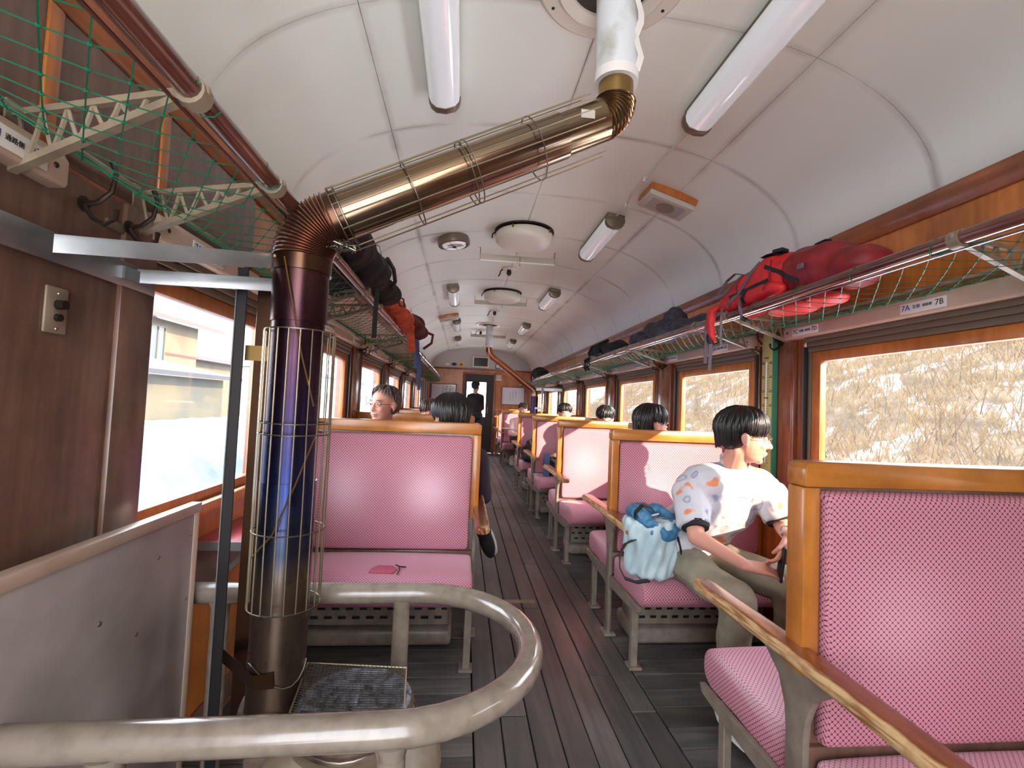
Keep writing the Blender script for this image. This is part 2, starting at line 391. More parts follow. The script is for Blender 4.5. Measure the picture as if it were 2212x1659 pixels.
dots = sstep(m_, mth(m_, 'ADD', ca, cb), 1.05, 1.45)
lines = mth(m_, 'MULTIPLY', sstep(m_, mth(m_, 'MAXIMUM', ca, cb), .84, .97), .60)
pat = mth(m_, 'MAXIMUM', dots, lines)
at = N(m_, 'ShaderNodeAttribute'); at.attribute_name = 'wear'
pat = mth(m_, 'MULTIPLY', pat, mth(m_, 'SUBTRACT', 1.0, mth(m_, 'MULTIPLY', at.outputs['Fac'], .5)))
bc = N(m_, 'ShaderNodeMix', data_type='RGBA'); L(m_, at.outputs['Fac'], bc.inputs[0]); bc.inputs[6].default_value = c3(198, 132, 148); bc.inputs[7].default_value = c3(232, 188, 202)
mx = N(m_, 'ShaderNodeMix', data_type='RGBA'); L(m_, pat, mx.inputs[0]); L(m_, bc.outputs[2], mx.inputs[6]); mx.inputs[7].default_value = c3(66, 16, 38)
L(m_, mx.outputs[2], bsdf(m_).inputs['Base Color'])

# armrest wood rubbed bare along its edges (attribute wear)
m_ = wood('armrest_wood', c3(122, 62, 28), c3(146, 82, 40), .25, 'Y', coat=.5); M['arm'] = m_
src = bsdf(m_).inputs['Base Color'].links[0].from_socket
at = N(m_, 'ShaderNodeAttribute'); at.attribute_name = 'wear'
tc = N(m_, 'ShaderNodeTexCoord'); n1 = N(m_, 'ShaderNodeTexNoise'); n1.inputs['Scale'].default_value = 22; n1.inputs['Detail'].default_value = 6; L(m_, tc.outputs['Object'], n1.inputs['Vector'])
f_ = mth(m_, 'MULTIPLY', mth(m_, 'SUBTRACT', mth(m_, 'ADD', at.outputs['Fac'], mth(m_, 'MULTIPLY', n1.outputs['Fac'], .5)), .62), 5, clamp=True)
mx = N(m_, 'ShaderNodeMix', data_type='RGBA'); L(m_, f_, mx.inputs[0]); L(m_, src, mx.inputs[6])
mp2 = N(m_, 'ShaderNodeMapping'); mp2.inputs['Scale'].default_value = (60, 5, 60); L(m_, tc.outputs['Object'], mp2.inputs[0]); n4 = N(m_, 'ShaderNodeTexNoise'); n4.inputs['Scale'].default_value = 2; n4.inputs['Detail'].default_value = 6; L(m_, mp2.outputs[0], n4.inputs['Vector'])
rp4 = N(m_, 'ShaderNodeValToRGB'); rp4.color_ramp.elements[0].position = .38; rp4.color_ramp.elements[0].color = c3(142, 98, 58); rp4.color_ramp.elements[1].position = .56; rp4.color_ramp.elements[1].color = c3(204, 170, 122); L(m_, n4.outputs['Fac'], rp4.inputs[0]); L(m_, rp4.outputs[0], mx.inputs[7])
rr_ = mth(m_, 'ADD', mth(m_, 'MULTIPLY', f_, .4), .25); L(m_, rr_, bsdf(m_).inputs['Roughness']); L(m_, mth(m_, 'SUBTRACT', .5, mth(m_, 'MULTIPLY', f_, .5)), bsdf(m_).inputs['Coat Weight'])
L(m_, mx.outputs[2], bsdf(m_).inputs['Base Color'])

# heat-tinted stove pipe: colours run with height
def heat(name, stops, rough, z0, z1, axis='Z', metal=.9):
    m_ = pmat(name, stops[0][1], rough, metal)
    tc = N(m_, 'ShaderNodeTexCoord'); ge = N(m_, 'ShaderNodeNewGeometry'); sp = N(m_, 'ShaderNodeSeparateXYZ'); L(m_, ge.outputs['Position'], sp.inputs[0])
    n1 = N(m_, 'ShaderNodeTexNoise'); n1.inputs['Scale'].default_value = 7; n1.inputs['Detail'].default_value = 6; L(m_, ge.outputs['Position'], n1.inputs['Vector'])
    t = mth(m_, 'DIVIDE', mth(m_, 'SUBTRACT', sp.outputs[axis], z0), z1-z0)
    t = mth(m_, 'ADD', t, mth(m_, 'MULTIPLY', mth(m_, 'SUBTRACT', n1.outputs['Fac'], .5), .12))
    rp = N(m_, 'ShaderNodeValToRGB'); e = rp.color_ramp.elements
    e[0].position, e[0].color = stops[0]; e[1].position, e[1].color = stops[-1]
    for p, c in stops[1:-1]: q = e.new(p); q.color = c
    L(m_, t, rp.inputs[0]); L(m_, rp.outputs[0], bsdf(m_).inputs['Base Color'])
    n2 = N(m_, 'ShaderNodeTexNoise'); n2.inputs['Scale'].default_value = 18; L(m_, ge.outputs['Position'], n2.inputs['Vector'])
    mr = N(m_, 'ShaderNodeMapRange'); mr.inputs[3].default_value = rough*.7; mr.inputs[4].default_value = rough*1.5; L(m_, n2.outputs['Fac'], mr.inputs[0]); L(m_, mr.outputs[0], bsdf(m_).inputs['Roughness'])
    return m_
M['pipelow'] = heat('burnt_pipe', [(0, c3(92, 74, 62)), (.3, c3(104, 88, 76)), (.38, c3(48, 54, 70)), (.5, c3(32, 42, 82)), (.7, c3(46, 32, 54)), (.86, c3(60, 36, 44)), (1, c3(76, 50, 50))], .26, .35, 1.56)
M['elbow'] = pmat('tinted_elbow', c3(178, 140, 122), .24, .95)
M['pipeinc'] = heat('bronze_pipe', [(0, c3(116, 100, 88)), (.35, c3(138, 110, 84)), (.7, c3(128, 112, 98)), (1, c3(150, 124, 92))], .16, -.4, .45, 'X', .95)
M['copper'] = pmat('copper_pipe', c3(190, 128, 92), .2, .9)
M['shield'] = pmat('heat_shield', c3(78, 54, 40), .25, .9)
M['pipewhite'] = noisecol(pmat('white_pipe_paint', c3(204, 208, 210), .4), c3(170, 168, 160), c3(214, 218, 222), nscale=8, lo=.3, hi=.5)[0]
M['ash'] = noisecol(pmat('ashy_iron', c3(110, 118, 134), .7, .2), c3(52, 56, 66), c3(168, 176, 190), nscale=45, detail=8, bump=.4)[0]
M['rustbody'] = noisecol(pmat('rusty_stove', c3(96, 74, 62), .5, .4), c3(60, 46, 42), c3(146, 124, 108), nscale=12, detail=8, bump=.2)[0]

# window glass: clear, faintly dusty
m_ = bpy.data.materials.new('window_glass'); m_.use_nodes = True; M['glass'] = m_
nt_ = m_.node_tree; nt_.nodes.clear()
tr = N(m_, 'ShaderNodeBsdfTransparent'); gl = N(m_, 'ShaderNodeBsdfGlossy'); gl.inputs['Roughness'].default_value = .02
tl = N(m_, 'ShaderNodeBsdfTranslucent'); tl.inputs[0].default_value = (1, .97, .93, 1)
fr = N(m_, 'ShaderNodeLayerWeight'); fr.inputs[0].default_value = .5
fv = mth(m_, 'ADD', mth(m_, 'MULTIPLY', mth(m_, 'POWER', fr.outputs['Facing'], 5), .4), .015)
m1 = N(m_, 'ShaderNodeMixShader'); L(m_, fv, m1.inputs[0]); L(m_, tr.outputs[0], m1.inputs[1]); L(m_, gl.outputs[0], m1.inputs[2])
m2 = N(m_, 'ShaderNodeMixShader'); m2.inputs[0].default_value = .010; L(m_, m1.outputs[0], m2.inputs[1]); L(m_, tl.outputs[0], m2.inputs[2])
oo = N(m_, 'ShaderNodeOutputMaterial'); L(m_, m2.outputs[0], oo.inputs[0])
# dry grass and brush lets the low sun through
def leafmat(name, col, t=.5):
    m_ = bpy.data.materials.new(name); m_.use_nodes = True; m_.node_tree.nodes.clear()
    d = N(m_, 'ShaderNodeBsdfDiffuse'); d.inputs[0].default_value = col; q = N(m_, 'ShaderNodeBsdfTranslucent'); q.inputs[0].default_value = col
    x = N(m_, 'ShaderNodeMixShader'); x.inputs[0].default_value = t; L(m_, d.outputs[0], x.inputs[1]); L(m_, q.outputs[0], x.inputs[2])
    o = N(m_, 'ShaderNodeOutputMaterial'); L(m_, x.outputs[0], o.inputs[0]); return m_
M['straw'] = leafmat('dry_straw', c3(128, 108, 78)); M['twig'] = leafmat('pale_twigs', c3(92, 76, 60), .3)

# ------------------------------------------------------------------ carriage shell
XL, XR, Y0, Y1 = -.86, 1.70, -1.15, 11.8
CX, HW = (XL+XR)/2, (XR-XL)/2
BAY = 1.46
def sideX(s, d): return XR-d if s > 0 else XL+d        # d = distance inward from that wall's face
def ceilz(x):
    u = min(1, abs(x-CX)/(HW-.01)); return 2.045+.535*(1-u**2.7)**(1/2.0)
# floor: dark bed, lengthways boards in the aisle, crossways boards under the seats
fl = MB().box(XL-.1, XR+.1, Y0, Y1, -.12, -.03).build('floor', M['black']); fl['kind'] = 'structure'
AX0, AX1 = .095, .835
NP_ = 7; pw = (AX1-AX0)/NP_
for (a, b, L_) in ((0, 0, 2.7),):
    base = MB().box(-pw/2+.002, pw/2-.002, -1.0, 1.0, -.03, 0).build('plank', M['plank'], fl, bevel=.003, seg=1)
first = True
joints = [-1.15, -.6, 2.86, 5.6, 8.5, 11.8]
pm = {}
for i in range(NP_):
    off = 0 if i in (2, 3) else R.uniform(-1.1, 1.1)
    js = [joints[0]]+[j+off for j in joints[1:-1]]+[joints[-1]]
    for a, b in zip(js[:-1], js[1:]):
        o = base if first else base.copy()
        if not first: COL.objects.link(o)
        first = False
        o.location = (AX0+pw*(i+.5), (a+b)/2, R.uniform(-.001, .001)); o.scale = (1, (b-a-.003)/2, 1)
for (x0, x1) in ((XL, AX0-.004), (AX1+.004, XR)):
    bw_ = .118; sb = None
    me0 = MB().box(-(x1-x0)/2, (x1-x0)/2, -bw_/2+.0015, bw_/2-.0015, -.03, 0).build('plank', M['plankx'], fl, bevel=.002, seg=1)
    n = int((Y1-Y0)/bw_)
    for i in range(n):
        o = me0 if i == 0 else me0.copy()
        if i: COL.objects.link(o)
        o.location = ((x0+x1)/2, Y0+bw_*(i+.5), R.uniform(-.002, .0))
# ceiling: shell + separate pressed panels
ce = struct('ceiling')
xs = [XL+.0+(XR-XL)*t for t in [0, .004, .015, .035, .06, .1, .15, .2, .28, .36, .44, .5, .56, .64, .72, .8, .85, .9, .94, .965, .985, .996, 1]]
mb = MB(); n = len(xs); vs = []
for y in (Y0, Y1):
    for x in xs: vs.append((x, y, ceilz(x)+.012))
mb.add(vs, [(i, i+1, n+i+1, n+i) for i in range(n-1)]); mb.build('ceiling_backing', M['ceil'], ce)
def strip_xs(a, b, k): return [a+(b-a)*(.5-.5*math.cos(PI*t/k)) if False else a+(b-a)*t/k for t in range(k+1)]
edges = [XL+.012, -.40, CX, 1.21, XR-.012]
# finer sampling near the walls where the vault turns down
def colxs(i):
    a, b = edges[i], edges[i+1]
    if i == 0: return [a+(b-a)*(t/10)**2 for t in range(11)]
    if i == 3: return [b-(b-a)*(t/10)**2 for t in range(10, -1, -1)]
    return strip_xs(a, b, 8)
ys = [Y0]
y = SEAM0-math.floor((SEAM0-Y0)/SEAMP)*SEAMP
while y < Y1-.05: ys.append(y); y += SEAMP
ys.append(Y1)
for i in range(4):
    X = colxs(i); g = .0012; X[0] += g; X[-1] -= g
    tmpl = None
    for ya, yb in zip(ys[:-1], ys[1:]):
        if yb-ya < .02: continue
        full = abs((yb-ya)-SEAMP) < .001
        if full and tmpl is not None:
            o = tmpl.copy(); COL.objects.link(o); o.location = (0, ya, 0); continue
        mb = MB(); k = len(X); a, b = 0+.0012, yb-ya-.0012
        vs = [(x, yy_, ceilz(x)) for yy_ in (a, b) for x in X]+[(x, yy_, ceilz(x)+.010) for yy_ in (a, b) for x in X]
        fs = [(i_+1, i_, k+i_, k+i_+1) for i_ in range(k-1)]+[(0, 2*k, 3*k, k), (k-1, 2*k-1, 4*k-1, 3*k-1)]
        fs += [(i_, i_+1, 2*k+i_+1, 2*k+i_) for i_ in range(k-1)]+[(k+i_+1, k+i_, 3*k+i_, 3*k+i_+1) for i_ in range(k-1)]
        mb.add(vs, fs); o = mb.build('panel', M['ceil'], ce, smooth=50); o.location = (0, ya, 0)
        if full: tmpl = o
# the ceiling material reads world seams: children moved by ya, so shift by whole seam pitches only
# walls
WZ0, WZ1 = .87, 1.48
KS = range(-1, 7)
win_no = 1
def openings(): return [(1.25+BAY*k, 2.13+BAY*k) for k in KS]
for s, nm, dark in ((1, 'wall_right', False), (-1, 'wall_left', False)):
    X = lambda d: sideX(s, d)
    root = struct(nm)
    wm = M['wall']
    ops = openings(); W_ = lambda a, b, z0, z1, d0=0, d1=-.10, mb=None: (mb or MB()).box(X(d0), X(d1), a, b, z0, z1)
    # lower and upper panels, one per bay, meeting at recessed joints under the pillars
    cuts = [Y0]+[(ops[i][1]+ops[i+1][0])/2 for i in range(len(ops)-1)]+[Y1]
    for i, (a, b) in enumerate(zip(cuts[:-1], cuts[1:])):
        W_(a+.001, b-.001, -.02, .80).build('lower_panel', wm, root)
        W_(a+.001, b-.001, 1.60, 2.06).build('upper_panel', wm, root)
        o0, o1 = ops[i]
        W_(a+.001, o0-.11, .80, 1.60, -.004).build('pillar_panel', M['pillar'], root)
        W_(o1+.11, b-.001, .80, 1.60, -.004).build('pillar_panel', M['pillar'], root)
    # raised pillar boards between the windows
    for i in range(len(ops)-1):
        if s < 0 and i == 0: continue
        a, b = ops[i][1]+.165, ops[i+1][0]-.165
        W_(a, b, .80, 1.66, .014, -.004).build('pillar_board', M['pillar'], root, bevel=.005)
        for e in (a-.02, b+.006):
            W_(e, e+.014, .80, 1.60, .020, -.004).build('moulding', M['pillar'], root, bevel=.004)
    W_(Y0, Y1, .80, .84, .035, 0).build('sill_rail', M['wall'], root, bevel=.008)
    W_(Y0, Y1, .02, .12, .012, 0).build('skirting', M['walldark'], root, bevel=.004)
    mb = MB(); pr = [(X(0), 1.972), (X(.012), 1.972), (X(.032), 2.03), (X(.030), 2.052), (X(0), 2.056)]
    mb.prism(pr, 'Y', Y0, Y1); t = mb.build('cornice', M['cornice'], root, bevel=.003)
    W_(Y0, Y1, 1.655, 1.668, .010, 0).build('picture_rail', M['cornice'], root, bevel=.003)
    if s < 0:      # plain dark panelling by the stove, in front of the last window
        W_(-.35, 1.24, .12, 1.655, .012, 0).build('stove_side_panel', M['walldark'], root)
        W_(1.235, 1.36, .10, 1.66, .024, 0).build('pillar_board', M['walldark'], root, bevel=.006)
        W_(-.2, 1.5, .12, .80, .014, 0).build('lower_board', M['walldark'], root)
        # darker header panelling above the stove bay
        W_(-.35, 1.95, 1.67, 1.97, .006, 0).build('header_panel', M['walldark'], root)
        for yy in (.45, 1.0, 1.36): W_(yy, yy+.035, 1.67, 1.97, .012, 0).build('batten', M['wall'], root, bevel=.003)
    # windows
    for i, (a, b) in enumerate(ops):
        if s < 0 and i == 0: continue
        wr = struct('window_%d' % win_no); win_no += 1
        bars = [(a-.055, a, WZ0-.05, WZ1+.05), (b, b+.055, WZ0-.05, WZ1+.05), (a, b, WZ0-.05, WZ0), (a, b, WZ1, WZ1+.05)]
        for q in bars: W_(*q, -.012, -.045).build('sash_bar', M['sash'], wr, bevel=.004)
        W_(a, b, WZ0, WZ1, -.027, -.030).build('pane', M['glass'], wr)
        for (e0, e1, d1) in ((a-.108, a-.085, .0), (a-.080, a-.058, -.010), (b+.058, b+.080, -.010), (b+.085, b+.108, .0)):
            W_(e0, e1, .84, 1.56, d1, -.05).build('track', M['track'] if d1 < 0 else M['black'], wr, bevel=.003)
        mb = W_(b+.092, b+.100, .84, 1.56, .006, 0); mb.build('track_rib', M['steelmid'], wr)
        for z0, z1, d in ((1.53, 1.556, .0), (1.556, 1.58, .010), (1.58, 1.602, .02)):
            W_(a-.07, b+.07, z0, z1, d, -.05).build('blind_housing', M['track'], wr, bevel=.004)
        if s > 0 and i == 0: W_(a-.05, b+.05, 1.10, 1.56, -.004, -.009).build('added_blind', M['vent'], wr)  # added blind, out of view, lowered to dim the nearest right bench
        W_(a-.09, b+.09, .80, .825, .0, -.05).build('inner_sill', M['sash'], wr)
        W_(a, b, .825, .84, -.004, -.05).build('catch_strip', M['steelmid'], wr)

# beige boxed rails above the windows, with enamel seat plates
def text_mb(s_, size, M4, depth=.0008, font=None):
    cu = bpy.data.curves.new('t', 'FONT'); cu.body = s_; cu.size = size; cu.extrude = depth; cu.resolution_u = 2; cu.align_x = 'CENTER'; cu.align_y = 'CENTER'
    o = bpy.data.objects.new('t', cu); COL.objects.link(o); dg = bpy.context.evaluated_depsgraph_get(); dg.update()
    me = bpy.data.meshes.new_from_object(o.evaluated_get(dg)); bpy.data.objects.remove(o); bpy.data.curves.remove(cu)
    me.transform(M4); mb = MB(); mb.add([v.co.copy() for v in me.vertices], [tuple(p.vertices) for p in me.polygons]); bpy.data.meshes.remove(me)
    return mb
tr_no = 1
for s in (1, -1):
    X = lambda d: sideX(s, d)
    for k in KS:
        if s < 0 and k == -1: a, b = 1.25+BAY*k-.10, 1.03
        elif s < 0 and k == 0: a, b = 1.33, 2.13+.19
        else: a, b = 1.25+BAY*k-.10, 2.13+BAY*k+.19
        if s > 0 and k < 0: pass
        tr = MB().prism([(X(.0), 1.600), (X(.042), 1.603), (X(.046), 1.610), (X(.046), 1.655), (X(.036), 1.672), (X(0), 1.675)], 'Y', a, b).build('trim_%d' % tr_no, M['beige'], bevel=.002); tr['kind'] = 'structure'; tr_no += 1
        row = 7-k
        for j, (yy, tx) in enumerate((((b-.14 if k else 2.16), ('%dC' % row, '%dD' % row)), ((a+.32 if k else 1.56), ('%dA' % row, '%dB' % row)))):
            L2 = .088 if k or j else .088
            pl = MB().box(X(.046), X(.050), yy-L2, yy+L2, 1.613, 1.652).build('number_plate', M['plate'], tr, bevel=.0015)
            if -1 <= k <= 3:
                # text basis: reading left to right towards the viewer inside the car
                ex = V((0, -1, 0)) if s > 0 else V((0, 1, 0)); ez = V((0, 0, 1)); en = ex.cross(ez)
                B = Matrix((ex, ez, en)).transposed().to_4x4()
                for (t_, dy, sz, mt) in ((tx[0], -.064, .030, 'inkblue' if j else 'ink'), (tx[1], .064, .030, 'ink'), ('窓側', -.022, .015, 'inkblue'), ('通路側', .019, .0125, 'ink')):
                    T = B.copy(); T.translation = V((X(.0505), yy, 1.633))+ex*dy
                    text_mb(t_, sz, T, .0003).build('lettering', M[mt], pl, smooth=0)
            sc_ = MB()
        for yy in (a+.03, b-.03):
            MB().ell((X(.046), yy, 1.637), (.004, .006, .006), n=8, m_=5).build('screw', M['hook'], tr)

# far end wall with its doorway
ew = struct('wall_end')
DX0, DX1, DZ = .03, .74, 1.93
MB().box(XL, DX0-.03, Y1, Y1+.06, 0, 2.06).build('wall_panel', M['wall'], ew)
MB().box(DX1+.03, XR, Y1, Y1+.06, 0, 2.06).build('wall_panel', M['wall'], ew)
MB().box(DX0-.03, DX1+.03, Y1, Y1+.06, DZ+.03, 2.06).build('wall_panel', M['wall'], ew)
mb = MB(); pl = [(x, ceilz(x)+.01) for x in xs]+[(XR, 2.06), (XL, 2.06)]
mb.prism([(XL, 2.05)]+[(x, ceilz(x)+.012) for x in xs]+[(XR, 2.05)], 'Y', Y1, Y1+.06); mb.build('lunette', M['whiteend'], ew)
MB().box(XL, XR, Y1-.015, Y1, 2.03, 2.075).build('picture_rail', M['cornice'], ew, bevel=.004)
for a, b, z0, z1 in ((DX0-.06, DX0, 0, DZ+.05), (DX1, DX1+.06, 0, DZ+.05), (DX0, DX1, DZ, DZ+.05)):
    MB().box(a, b, Y1-.02, Y1+.05, z0, z1).build('door_casing', M['cornice'], ew, bevel=.004)
mb = MB(); a_ = [(XL+.012+(XR-XL-.024)*t/40, 0) for t in range(41)]
mb.tube([(x, Y1-.008, ceilz(x)-.004) for x, _ in a_], .008, 6); mb.build('edge_bead', M['ceil'], ew)
d = struct('door_1', (DX0, Y1+.02, 0))
gx0, gx1, gz0, gz1 = .08, .56, .88, 1.74
for q in ((DX0, gx0, 0, DZ), (gx1, DX1, 0, DZ), (gx0, gx1, 0, gz0), (gx0, gx1, gz1, DZ)):
    MB().box(q[0], q[1], Y1+.01, Y1+.05, q[2], q[3]).build('door_board', M['doordark'], d)
MB().box(gx0, gx1, Y1+.025, Y1+.03, gz0, gz1).build('pane', M['glass'], d)
MB().tube([(gx1+.05, Y1-.02, .98), (gx1+.05, Y1-.035, 1.0), (gx1+.05, Y1-.035, 1.12), (gx1+.05, Y1-.02, 1.14)], .008, 8).build('handle', M['brass'], d)
be = MB().box(.40, XR, Y0-.06, Y0, 0, 2.60).build('wall_back', M['wall']); be['kind'] = 'structure'  # unseen part wall, shaped to shade the near right bench; rest left open
# things on the end wall
def picture(name, x0, x1, z0, z1, label, marks):
    t = thing(name, label, 'picture', ((x0+x1)/2, Y1-.02, (z0+z1)/2))
    w_ = .022
    for q in ((x0, x1, z0, z0+w_), (x0, x1, z1-w_, z1), (x0, x0+w_, z0+w_, z1-w_), (x1-w_, x1, z0+w_, z1-w_)):
        MB().box(q[0], q[1], Y1-.028, Y1-.002, q[2], q[3]).build('frame_bar', M['cornice'], t, bevel=.004)
    MB().box(x0+w_, x1-w_, Y1-.014, Y1-.010, z0+w_, z1-w_).build('paper', M['paper'], t)
    mb = MB()
    for (cx, cz0, cz1, wd) in marks:
        zz = cz0
        while zz > cz1:
            for q in range(3):
                a = R.uniform(-1.2, 1.2); l_ = wd*R.uniform(.6, 1.1)
                p = V((cx+R.uniform(-.4, .4)*wd, Y1-.0150, zz+R.uniform(-.3, .3)*wd))
                mb.ribbon([p-V((math.cos(a), 0, math.sin(a)))*l_*.5, p+V((.1*wd, 0, .15*wd)), p+V((math.cos(a), 0, math.sin(a)))*l_*.5], wd*.16, .0008, (0.1, 0, 1) if abs(math.cos(a)) > .6 else (1, 0, .1))
            zz -= wd*1.25
    mb.build('calligraphy', M['ink'], t)
    return t
picture('framed_picture', -.80, -.17, 1.25, 1.67, 'red-framed white sheet with bold calligraphy left of the end door', [(-.33, 1.60, 1.30, .05), (-.41, 1.58, 1.34, .05), (-.49, 1.57, 1.36, .035), (-.27, 1.60, 1.32, .02)])
picture('framed_picture', .94, 1.53, 1.20, 1.66, 'red-framed pale sheet with faint thin calligraphy right of the end door', [(1.30, 1.57, 1.40, .022), (1.23, 1.56, 1.33, .022), (1.16, 1.50, 1.30, .018)])
t = thing('display_screen', 'black display screen in white frame above the end door', 'screen', (.39, Y1, 2.2))
MB().box(.19, .60, Y1-.05, Y1-.001, 2.10, 2.37).build('frame', M['drum'], t, bevel=.012)
MB().box(.225, .565, Y1-.054, Y1-.049, 2.13, 2.34).build('screen', M['darkscreen'], t)
t = tag(MB().prism([(-.34, 2.155), (-.26, 2.11), (-.18, 2.155), (-.26, 2.20)], 'Y', Y1-.008, Y1).build('diamond_sign', M['ink']), 'small black diamond plate on the white end wall', 'sign')
MR = Matrix.Rotation(PI/2, 3, 'X')
t = thing('round_sign', 'yellow oval enamel plate with red centre on the end wall', 'sign', (-.08, Y1, 2.15))
MB().lathe([(.0, 0), (.065, 0), (.065, .008), (0, .010)], (-.08, Y1, 2.15), 20, MR).build('plate', M['yellow'], t)
MB().lathe([(.0, 0), (.022, 0), (.022, .004), (0, .004)], (-.08, Y1-.010, 2.152), 10, MR).build('emblem', M['redink'], t)
MB().lathe([(.030, 0), (.037, 0), (.037, .003), (.030, .003), (.030, 0)], (-.08, Y1-.0095, 2.15), 16, MR).build('ring', M['redink'], t)
tag(MB().lathe([(0, 0), (.06, 0), (.06, .004), (0, .004)], (-.42, Y1, 2.15), 20, MR, sy=.5).build('oval_plate', M['ceil']), 'faint white oval plate beside the black diamond plate', 'sign')
t = thing('small_sign', 'small black-framed white sign right of the display screen', 'sign', (.82, Y1, 2.15))
MB().box(.765, .875, Y1-.02, Y1, 2.09, 2.21).build('frame', M['ink'], t, bevel=.004)
MB().box(.785, .855, Y1-.023, Y1-.019, 2.11, 2.19).build('sheet', M['plate'], t)
MB().box(.805, .835, Y1-.0245, Y1-.0225, 2.14, 2.155).build('mark', M['ink'], t)
t = thing('wall_box', 'small grey box on the wall beside the end door', 'box', (.85, Y1, 1.85))
MB().box(.79, .92, Y1-.05, Y1, 1.82, 1.94).build('box_body', M['vent'], t, bevel=.006); MB().box(.775, .935, Y1-.07, Y1, 1.80, 1.822).build('ledge', M['plate'], t)
# striped curtain at the far left window
mb = MB(); pts = [(XL+.03+.16*t/24+.02*math.sin(t*1.6), 9.1+.34*t/24+.018*math.cos(t*1.9)) for t in range(25)]
vs = [];
for z, sp_ in ((1.60, 1.0), (1.45, .9), (1.2, .85), (.95, 1.05), (.82, 1.2)):
    for (x, y) in pts: vs.append((XL+.03+(x-XL-.03)*sp_, 9.1+(y-9.1)*sp_, z))
mb.add(vs, [(r*25+i, r*25+i+1, (r+1)*25+i+1, (r+1)*25+i) for r in range(4) for i in range(24)])
cm = pmat('striped_curtain', c3(150, 140, 132), .85); tc = N(cm, 'ShaderNodeTexCoord'); wv = N(cm, 'ShaderNodeTexWave'); wv.inputs['Scale'].default_value = 9; L(cm, tc.outputs['Object'], wv.inputs[0])
rp = N(cm, 'ShaderNodeValToRGB'); rp.color_ramp.elements[0].color = c3(86, 80, 84); rp.color_ramp.elements[1].color = c3(210, 206, 200); L(cm, wv.outputs[0], rp.inputs[0]); L(cm, rp.outputs[0], bsdf(cm).inputs['Base Color'])
tag(mb.build('curtain', cm), 'grey striped curtain hanging at the far left window', 'curtain')

# ------------------------------------------------------------------ benches (two-sided, back to back)
def rprof(pts, r, seg=4):      # round the corners of a closed polygon
    out = []; n = len(pts)
    for i in range(n):
        p = V(pts[i]).to_2d(); a = (V(pts[i-1]).to_2d()-p); b = (V(pts[(i+1) % n]).to_2d()-p)
        rr = min(r[i] if isinstance(r, (list, tuple)) else r, a.length*.49, b.length*.49)
        if rr < 1e-4: out.append((p.x, p.y)); continue
        p0 = p+a.normalized()*rr; p1 = p+b.normalized()*rr
        for t in range(seg+1):
            t /= seg; q = p0*(1-t)**2+p*2*t*(1-t)+p1*t*t; out.append((q.x, q.y))
    return out
def cushion(prof, x0, x1, rs, wearf, axis_split, puff=0):
    # prof: closed list of (y, z), dense; extruded along x with softened ends
    n = len(prof); cy = sum(p[0] for p in prof)/n; cz = sum(p[1] for p in prof)/n
    mb = MB(); st = [(x0, 1, .016), (x0+.003, 1, .008), (x0+.010, 1, .002)]+[(x0+.02+(x1-x0-.04)*t/26, 0, 0) for t in range(27)]+[(x1-.010, 1, .002), (x1-.003, 1, .008), (x1, 1, .016)]
    arc = [0]
    for i in range(n): arc.append(arc[-1]+math.dist(prof[i], prof[(i+1) % n]))
    vs = []
    for (x, e, ins) in st:
        for (y, z) in prof:
            dy, dz = y-cy, z-cz; l = math.hypot(dy, dz) or 1; k = 1-ins/l if l > ins*1.5 else .4
            py, pz = cy+dy*k, cz+dz*k
            if puff:
                fx = max(0, math.sin(PI*(x-x0)/(x1-x0)))**.4; py, pz = (py, pz+puff*fx*(1 if pz > cz else 0)) if axis_split == 'seat' else (py+puff*fx*(1 if py > cy else -1)*max(0, math.sin(PI*(pz-.44)/.58))**.5, pz)
            vs.append((x, py, pz))
    fs = []; uvs = []
    for i in range(len(st)-1):
        for j in range(n):
            j2 = (j+1) % n; fs.append((i*n+j, i*n+j2, (i+1)*n+j2, (i+1)*n+j))
            xa, xb = st[i][0], st[i+1][0]; uvs.append([(xa, arc[j]), (xa, arc[j+1]), (xb, arc[j+1]), (xb, arc[j])])
    fs.append(tuple(range(n))[::-1]); uvs.append(None); fs.append(tuple(range((len(st)-1)*n, len(st)*n))); uvs.append(None)
    mb.add(vs, fs, uvs)
    for i, p in enumerate(mb.v): mb.wear[i] = wearf(*p)
    return mb
def dense(pts, step=.03):
    out = []
    for i in range(len(pts)):
        a, b = pts[i], pts[(i+1) % len(pts)]; k = max(1, int(math.dist(a, b)/step))
        out += [(a[0]+(b[0]-a[0])*t/k, a[1]+(b[1]-a[1])*t/k) for t in range(k)]
    return out
